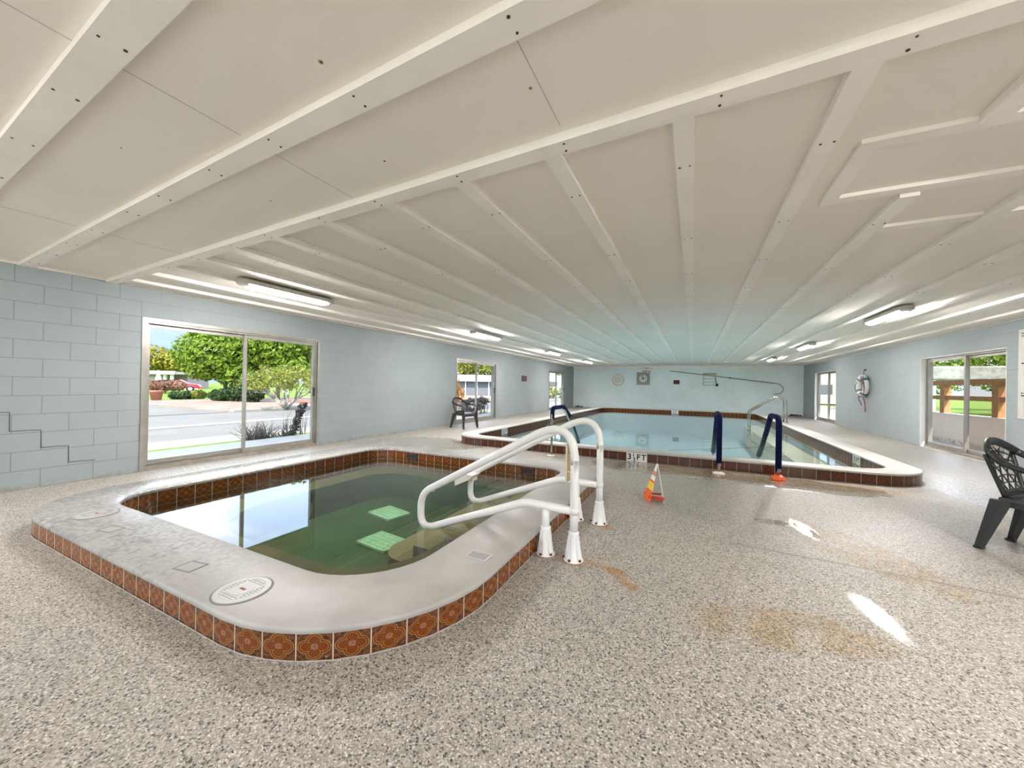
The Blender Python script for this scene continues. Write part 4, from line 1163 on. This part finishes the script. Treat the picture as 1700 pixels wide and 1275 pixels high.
plant('leafy_tree', (-28.2,14.1,ZG), [(-28.2,13.9,2.9,1.9,1.9,1.7),(-29.9,13.2,3.1,1.3,1.3,1.2),(-27.0,14.8,3.4,1.7,1.7,1.6),(-27.2,14.5,1.7,1.5,1.3,1.0),(-29.4,13.4,2.0,1.1,1.1,.75),(-27.3,15.2,4.3,1.3,1.3,1.0),(-29.2,13.4,4.0,1.0,1.0,.8)], 8500, .17, m_lfA,
      'big bright green bushy tree filling the left pane of the near window', 'tree', .14, 'trees across the road', seed=11)
plant('leafy_tree', (-25.0,15.6,ZG), [(-25.0,15.6,3.6,2.2,1.9,1.6),(-23.6,16.2,4.2,1.7,1.5,1.3),(-26.3,14.9,3.8,1.3,1.3,1.3),(-24.2,16.0,2.3,1.7,1.4,.9)], 6500, .17, m_lfA,
      'green tree behind the pale branched tree in the right window pane', 'tree', .14, 'trees across the road', seed=12)
# pale bare-branched tree
rnd = random.Random(21)
bt = empty('branching_tree', (-17.6,11.4,ZG), 'sparse tree with pale forking branches in the right pane of the near window', 'tree', 'trees across the road')
m = MB(); tips = []
def branch(p, d, L, r, lev):
    q = p+d*L
    m.tube([tuple(p), tuple(p.lerp(q,.5)+Vector((rnd.uniform(-1,1),rnd.uniform(-1,1),rnd.uniform(-.5,.5)))*L*.07), tuple(q)], [r,r*.8,r*.55], 0, 6)
    if lev == 0: tips.append(q); return
    if lev < 3: tips.append(q)
    for k in range(3 if lev > 1 else 2):
        nd = (d+Vector((rnd.uniform(-1,1),rnd.uniform(-1,1),rnd.uniform(-.45,.75)))*.75).normalized()
        branch(q, nd, L*rnd.uniform(.62,.85), r*.58, lev-1)
for k,a in enumerate((.2,1.3,2.4,3.4,4.6,5.6)):
    branch(Vector((-17.6,11.4,ZG-.02)), Vector((cos(a)*.75,sin(a)*.75,.75)).normalized(), .75, .065, 4)
m.build('trunk', [m_pbark], bt)
m = MB(); leaves(m, [(t.x,t.y,t.z,.24,.24,.2) for t in tips if t.z > .9], 3600, .085, rnd, .2); m.build('foliage', [m_lfB], bt)
# low plants
plant('shrub', (-32.0,13.3,ZG), [(-32.3,13.2,.12,.5,.45,.26),(-31.9,13.5,.14,.45,.4,.26)], 1100, .13, m_lfD, 'dark round shrub in front of the red car', 'shrub', .04, 'shrubs across the road', seed=13)
plant('shrub', (-31.6,14.1,ZG), [(-31.7,14.1,.16,.6,.5,.3)], 600, .13, m_lfB, 'olive shrub to the right of the dark round one', 'shrub', .04, 'shrubs across the road', seed=14)
plant('shrub', (-27.3,13.2,ZG), [(-27.5,13.5,.25,.8,.6,.4),(-26.3,13.9,.4,.8,.6,.55)], 1400, .12, m_lfD, 'dark spreading shrub under the big bright tree', 'shrub', .04, 'shrubs across the road', seed=15)
plant('shrub', (-24.6,14.0,ZG), [(-24.8,13.9,.8,.8,.8,.9)], 1200, .12, m_lfD, 'dark tall shrub behind the window bar', 'shrub', .04, 'shrubs across the road', seed=16)
plant('reddish_shrub', (-46.4,18.0,ZG), [(-46.6,17.4,.55,1.0,1.0,.6),(-46.3,18.7,.6,.9,.9,.5)], 1500, .15, m_lfP, 'reddish brown shrub half hiding the red car', 'shrub', .05, seed=17)
plant('yellow_tree', (-90,34,ZG), [(-91,33,4.9,4.5,4.,2.6),(-86,35.5,4.4,3.5,3.,2.0),(-95,31,4.5,3.5,3.,2.2)], 3000, .45, m_lfY, 'distant yellow green tree above the pale house roof', 'tree', .3, seed=18)
# clay pot on the driveway edge
pt = empty('clay_pot', (-30.4,11.35,ZG), 'large terracotta pot beside the driveway across the road', 'plant pot')
m = MB(); m.lathe([(.24,0),(.32,.50),(.36,.52),(.36,.62),(.31,.62),(.28,.48)], (-30.4,11.35,ZG), 0, 20); m.build('pot', [plain('terracotta',(0.364,0.163,0.098),.8)], pt)
m = MB(); rnd = random.Random(5)
for k in range(26):
    a = rnd.uniform(0,6.28); m.tube([(-30.4,11.35,ZG+.5),(-30.4+.25*cos(a),11.35+.25*sin(a),ZG+.95),(-30.4+.4*cos(a),11.35+.4*sin(a),ZG+1.15)], [.03,.02,.005],0,5)
m.build('stems', [m_lfP], pt)
m = MB(); m.bevbox(-26.66,-26.56,13.71,13.81,ZG-.05,ZG+.75,.02,0); tag(m.build('marker_post',[plain('orange_post',(.80,.40,.16),.7)]), 'short orange marker post in the mulch under the big bright tree', 'post')
# red car
def car(c, ang):
    r = empty('car', (c[0],c[1],ZG), 'red car parked in front of the pale house across the road', 'car', None, ang)
    prof = [(-2.2,.35),(-2.25,.62),(-2.1,.78),(-1.55,.86),(-.95,1.28),(.45,1.32),(1.15,.92),(2.0,.78),(2.2,.60),(2.2,.34)]
    m = MB(); rings = []
    for y,s in ((-.82,.97),(-.86,1.),(.86,1.),(.82,.97)):
        rings.append([(x*s, y*(1. if z < .9 else .86), z) for x,z in prof])
    m.loft(rings, 0, caps=True); m.build('body', [plain('red_paint',(.42,.015,.03),.25)], r, local=True)
    m = MB()
    for y in (-.765,.765): m.loft([[(x,y,z) for x,z in ((-1.35,.93),(-.88,1.24),(.38,1.27),(.95,.95))],[(x,y*1.005+(.01 if y > 0 else -.01),z) for x,z in ((-1.35,.93),(-.88,1.24),(.38,1.27),(.95,.95))]],0,caps=True)
    m.build('side_window', [plain('car_glass',(.03,.035,.04),.1)], r, local=True)
    for x in (-1.35,1.40):
        for y in (-.82,.82):
            m = MB(); m.lathe([(.2,-.10),(.33,-.10),(.34,-.08),(.34,.08),(.33,.10),(.2,.10)], (x,y,.34), 0, 20, 'y')
            wh = m.build('wheel', [m_black], r, local=True)
            m = MB(); m.lathe([(.19,-.105),(.19,.105)], (x,y,.34), 0, 16, 'y'); m.build('hubcap', [plain('hubcap',(.6,.6,.58),.4,.5)], wh, local=True)
    m = MB(); m.box(-2.05,2.05,-.84,.84,.28,.40,0); m.build('sill_trim', [m_white], r, local=True)
car((-50.3,20.3), 1.02)
# pale house beyond
hs = empty('house', (-71,27,ZG), 'pale low house with a flat roof behind the red car', 'house')
A = Vector((-76.,24.2,0)); B = Vector((-67.4,28.4,0)); d = (B-A).normalized(); nrm = Vector((d.y,-d.x,0))
def hbox(m, s0, s1, o0, o1, z0, z1, mi=0):
    M = frame((A.x,A.y,0),(d.x,d.y,0),(nrm.x,nrm.y,0)); m.box(s0,s1,o0,o1,min(z0,z1),max(z0,z1),mi, Matrix(((M[0][0],M[0][1],0,M[0][3]),(M[1][0],M[1][1],0,M[1][3]),(0,0,1,0),(0,0,0,1))))
m = MB(); hbox(m,-3,6.2,-6,0,ZG,2.0); m.build('wall', [plain('house_wall',(0.396,0.360,0.360),.8)], hs)
m = MB(); hbox(m,-4,9.0,-7,1.0,2.0,2.35,0); hbox(m,-4,9.0,.9,1.1,1.95,2.45,0); m.build('roof', [plain('house_roof',(0.492,0.468,0.456),.7)], hs)
m = MB(); hbox(m,6.2,8.2,-6,-2.,ZG,2.0); m.build('carport_wall', [plain('mauve_wall',(.36,.27,.30),.8)], hs)
for s in (6.9,7.9):
    m = MB(); hbox(m,s,s+.28,.3,.6,ZG,2.0); m.build('post', [m_white], hs)
m = MB(); hbox(m,2.6,3.9,0.,.05,.9,1.7); m.build('window', [plain('house_window',(.12,.12,.14),.2)], hs)
pr = empty('garden_parasol', (-62.,23.3,ZG), 'closed white parasol in front of the pale house', 'parasol')
m = MB(); m.lathe([(.45,.55),(.30,1.4),(.12,2.1),(.03,2.5)], (-62.,23.3,ZG), 0, 12); m.build('canopy',[m_white],pr)
m = MB(); m.tube([(-62.,23.3,ZG),(-62.,23.3,ZG+.7)],.05,0,8); m.build('pole',[m_white],pr)
# white fence and low wall behind the pale tree
fe = MB()
for k in range(24): fe.box(-25.5+k*.16,-25.38+k*.16,18.6+k*.09,18.63+k*.09,ZG,.95,0)
tag(fe.build('picket_fence',[plain('grey_white_fence',(0.372,0.378,0.396),.7)]), 'low grey white board fence beyond the pale branched tree', 'fence')
m = MB(); m.bevbox(-23.5,-18.9,15.3,15.6,ZG,.10,.03,0); tag(m.build('garden_edging',[plain('red_block',(.34,.17,.13),.8,var=.2)]), 'low reddish block edging behind the mulch bed', 'edging')
# spiky dry plants right outside the near window
def spiky(c, n, label, seed, hmax, spread, mat, group):
    rnd = random.Random(seed); r = empty('dry_plant', c, label, 'plant', group)
    m = MB()
    for k in range(n):
        a = rnd.uniform(0,2*pi); L = hmax*rnd.uniform(.4,1.); sp = spread*rnd.uniform(.2,1.)
        p0 = Vector((c[0]+rnd.uniform(-.12,.12), c[1]+rnd.uniform(-.25,.25), c[2]))
        p2 = p0+Vector((cos(a)*sp*.6, sin(a)*sp, L)); pm = p0.lerp(p2,.5)+Vector((0,0,L*.12))
        m.tube([tuple(p0),tuple(pm),tuple(p2)], [.007,.006,.002], 0, 4)
    m.build('stems', [mat], r)
    return r, rnd
m_dry = plain('dry_grey_stem', (.26,.24,.22), .9, var=.3, scale=20)
spiky((-8.6,4.95,ZG), 120, 'grey spiky dry plant outside the near window', 31, .50, .45, m_dry, 'dry plants along the wall')
spiky((-8.55,5.45,ZG), 60, 'low grey dry plant right of the spiky one outside the window', 32, .30, .35, m_dry, 'dry plants along the wall')
r, rnd = spiky((-8.5,5.72,ZG), 30, 'tall dark dead succulent outside the right end of the near window', 33, .72, .16, m_dry, 'dry plants along the wall')
m = MB(); leaves(m, [(-8.5,5.72+.05*k,.12+.13*k,.07,.10,.09) for k in range(-1,5)], 260, .055, rnd, .2); m.build('withered_leaves', [plain('withered',(.10,.085,.08),.9,var=.3,scale=25)], r)
for k,(y,lab) in enumerate(((13.3,'grey dry plant outside the second glass door, by its bar'),(13.9,'grey leafy dry plant outside the middle of the second glass door'),(14.6,'grey dry plant outside the right edge of the second glass door'))):
    r, rnd = spiky((-8.5,y,ZG), 40, lab, 40+k, .75, .35, m_dry, 'dry plants along the wall')
    m = MB(); leaves(m, [(-8.5+rnd.uniform(-.1,.1),y+rnd.uniform(-.3,.3),rnd.uniform(.1,.6),.12,.16,.14) for _ in range(9)], 260, .07, rnd, .2); m.build('withered_leaves', [m_lfG], r)
# verge tufts
m = MB(); rnd = random.Random(8)
for k in range(900):
    y = rnd.uniform(3.0,5.2)**1.0; x = -8.42+rnd.gauss(0,.06); a = rnd.uniform(0,6.28); h = rnd.uniform(.02,.08)*(1 if y > 4.0 else .5)
    n0 = m.add([(x-.006,y,ZG),(x+.006,y,ZG),(x+.03*cos(a),y+.03*sin(a),ZG+h)]); m.face([n0,n0+1,n0+2],0)
tag(m.build('grass_tufts',[m_lfA]), 'thin line of green grass along the slab outside the near window', 'grass', kind='stuff')
# outside the second left door
plant('orange_shrub', (-13.6,19.2,ZG), [(-13.7,19.2,1.2,.7,.6,.9),(-13.4,19.6,.6,.6,.5,.6)], 900, .11, m_lfO, 'orange leaved shrub at the left of the second glass door', 'shrub', .05, seed=51)
plant('leafy_tree', (-22,33.5,ZG), [(-23,33,4.0,3.2,2.5,2.4),(-19.0,34.5,4.0,3.2,2.5,2.4),(-26.,31.5,3.9,2.4,2.,2.3)], 5200, .25, m_lfB, 'olive green trees crown above the white screened porch', 'tree', .2, 'trees across the road', seed=52)
po = empty('screened_porch', (-16.2,26.3,ZG), 'white roofed porch with dark screens seen through the second glass door', 'porch')
A = Vector((-17.6,25.2,0)); B = Vector((-13.6,27.0,0)); d = (B-A).normalized(); nrm = Vector((d.y,-d.x,0))
m = MB(); hbox(m,-.3,5.4,-2.5,.35,1.50,2.02); m.build('roof',[plain('porch_white',(0.528,0.528,0.528),.7)],po)
m = MB(); hbox(m,0,5.2,-2.2,-.1,ZG,1.5); m.build('screen',[plain('dark_screen',(.13,.14,.16),.6)],po)
for k in range(6):
    m = MB(); hbox(m,.05+k*.95,.13+k*.95,-.08,.02,ZG,1.5); m.build('post',[m_white],po)
m = MB(); hbox(m,0,5.2,.02,.25,ZG,.35); m.build('base_wall',[plain('porch_base',(.55,.36,.28),.8)],po)
# outside the third left door
plant('leafy_tree', (-16.5,55,ZG), [(-17,55,4.6,3.4,2.5,1.7),(-13.2,56,4.9,3.,2.4,1.6)], 2000, .28, m_lfB, 'olive tree above the white building through the third glass door', 'tree', .2, 'trees across the road', seed=53)
bw = empty('white_building', (-14,44,ZG), 'plain white building seen through the third glass door', 'house')
A = Vector((-19.,42.,0)); B = Vector((-9.,45.5,0)); d = (B-A).normalized(); nrm = Vector((d.y,-d.x,0))
m = MB(); hbox(m,0,11,-4,0,ZG,2.5); m.build('wall',[plain('white_siding',(0.473,0.473,0.484),.7)],bw)
for q in ((3.0,4.3),(6.2,7.6)):
    m = MB(); hbox(m,q[0],q[1],0,.04,1.2,1.8); m.build('window',[plain('house_window',(.12,.12,.14),.2)],bw)
plant('shrub', (-13.9,39.2,ZG), [(-14.3,39.1,.55,.9,.7,.65),(-12.9,39.6,.5,.8,.7,.6)], 900, .12, m_lfB, 'olive hedge plant in front of the white building', 'shrub', .04, 'shrubs across the road', seed=54)

# right side: low block wall with timber rail, lawn, hedge
m_lblock = wall_mat('low_block_paint', 'y', (.97,.81,.72), .1)
ground('patio_slab', XR+.2, 6.4, YF-.2, 26, -.06, m_slab)
m = MB(); m.box(6.0,6.15,2.,20.,-.06,.66,0); m.box(5.97,6.18,2.,20.,.66,.70,1); lwo = m.build('low_wall',[m_lblock, plain('wall_cap',(.80,.74,.70),.7)])
tag(lwo, 'low pinkish white block wall outside the right glass door', 'wall', kind='thing')
m_timber = plain('timber', (.42,.21,.09), .7, var=.2, scale=9)
rl = empty('timber_railing', (6.07,13.,.70), 'brown timber railing standing on the low block wall', 'railing')
m = MB(); m.box(6.0,6.15,2.2,18.,1.43,1.56,0); m.build('top_beam',[m_timber],rl)
m = MB(); m.box(6.03,6.11,2.2,18.,1.05,1.16,0); m.build('mid_rail',[m_timber],rl)
for y in (4.5,8.0,10.1,12.10,14.05,16.2):
    m = MB(); m.box(6.01,6.14,y-.095,y+.095,.70,1.43,0); m.build('post',[m_timber],rl)
plant('hedge', (24,46,ZG), [(18.3+1.7*k,44.5+.3*k,3.6+.6*sin(k),2.,1.6,2.6) for k in range(8)], 7000, .20, m_lfA, 'green hedge trees beyond the lawn behind the timber railing', 'hedge', .12, seed=61)
cpx = empty('carport', (16,35,ZG), 'grey speckled low carport roof beyond the lawn behind the railing', 'carport')
m = MB(); m.bevbox(11.,28.,33.4,37.,2.05,2.95,.1,0); m.build('roof',[ground_mat('grey_speckle',(0.221,0.215,0.202),(0.403,0.390,0.370),3.,.6)],cpx)
for k in range(7):
    m = MB(); m.box(11.2+k*2.7,11.35+k*2.7,33.5,33.65,ZG-.1,2.05,0); m.build('post',[m_white],cpx)
# white building strip outside the far right door
bw = empty('white_shed', (13,50,ZG), 'white sided building seen through the far right glass door', 'house')
m = MB(); m.box(8.,15.6,49.,54.,ZG,4.2,0)
for k in range(30): m.box(8.,15.6,48.985,49.,.2+k*.13,.205+k*.13,1)
m.build('wall',[plain('white_siding',(0.473,0.473,0.484),.7), m_seam],bw)
m = MB(); m.box(11.6,12.9,48.95,49.0,.9,1.9,0); m.build('window',[plain('house_window',(.12,.12,.14),.2)],bw)
ground('far_walk', 4.9, 12., 26.5, 44., ZG-.06, m_walk)

# ================================================================== LIGHT
wd = bpy.data.worlds.new('sky'); sc.world = wd; wd.use_nodes = True
nt = wd.node_tree; nt.nodes.clear()
class WN(NT):
    def __init__(s): s.t = nt
w = WN()
out = w.n('ShaderNodeOutputWorld'); bg = w.n('ShaderNodeBackground')
g = w.n('ShaderNodeTexCoord').outputs['Generated']
x,y,z = w.sep(g)[:3]
base = w.ramp(z, [(.0,(.12,.155,.21)),(.10,(.095,.14,.22)),(.22,(.56,.69,.95)),(.42,(.50,.64,.93)),(.65,(.12,.17,.27))])
st = w.n('ShaderNodeMapping'); w.put(st.inputs[0], g); st.inputs['Scale'].default_value = (1,1,2.2)
cl = w.noise(st.outputs[0], 2.6, 7, .6)
col = w.mix(w.sstep(cl,.44,.62), base, w.ramp(z,[(.0,(.16,.17,.18)),(.11,(.19,.20,.21)),(.22,(.95,.97,1.)),(.44,(.95,.97,1.)),(.65,(.34,.36,.38))]))
w.put(bg.inputs[0], col); bg.inputs[1].default_value = 4.7
nt.links.new(bg.outputs[0], out.inputs[0])
sl = bpy.data.lights.new('sun','SUN'); sl.energy = 7.2; sl.angle = .012; sl.color = (1.,.95,.86)
so = bpy.data.objects.new('sun', sl); C.objects.link(so)
so.rotation_euler = Vector((.30,-.62,.78)).to_track_quat('Z','Y').to_euler()

# ================================================================== CAMERA
f, yaw, pitch, roll = 619.136, .4523, .0042, .0179
fw = Vector((-sin(yaw),cos(yaw),0)); rt = Vector((cos(yaw),sin(yaw),0)); upv = Vector((0,0,1))
f2 = fw*cos(pitch)+upv*sin(pitch); u2 = upv*cos(pitch)-fw*sin(pitch)
r3 = rt*cos(roll)+u2*sin(roll); u3 = u2*cos(roll)-rt*sin(roll)
cd = bpy.data.cameras.new('camera'); co = bpy.data.objects.new('camera', cd); C.objects.link(co)
M = Matrix.Identity(4)
for i in range(3): M[i][0] = r3[i]; M[i][1] = u3[i]; M[i][2] = -f2[i]
M[0][3], M[1][3], M[2][3] = 0, 0, H
co.matrix_world = M
cd.sensor_fit = 'HORIZONTAL'; cd.sensor_width = 36.; cd.lens = f/1700*36; cd.clip_start = .02; cd.clip_end = 600
sc.camera = co
sc.view_settings.view_transform = 'Standard'; sc.view_settings.look = 'None'; sc.view_settings.gamma = 1.; sc.view_settings.use_curve_mapping = False
sc.view_settings.exposure = .40
cy = sc.cycles
cy.use_denoising = True
cy.max_bounces = 8; cy.diffuse_bounces = 4; cy.glossy_bounces = 3; cy.transparent_max_bounces = 12
cy.use_adaptive_sampling = True; cy.adaptive_threshold = .07; cy.transmission_bounces = 4
cy.caustics_reflective = False; cy.caustics_refractive = False
cy.sample_clamp_indirect = 6.
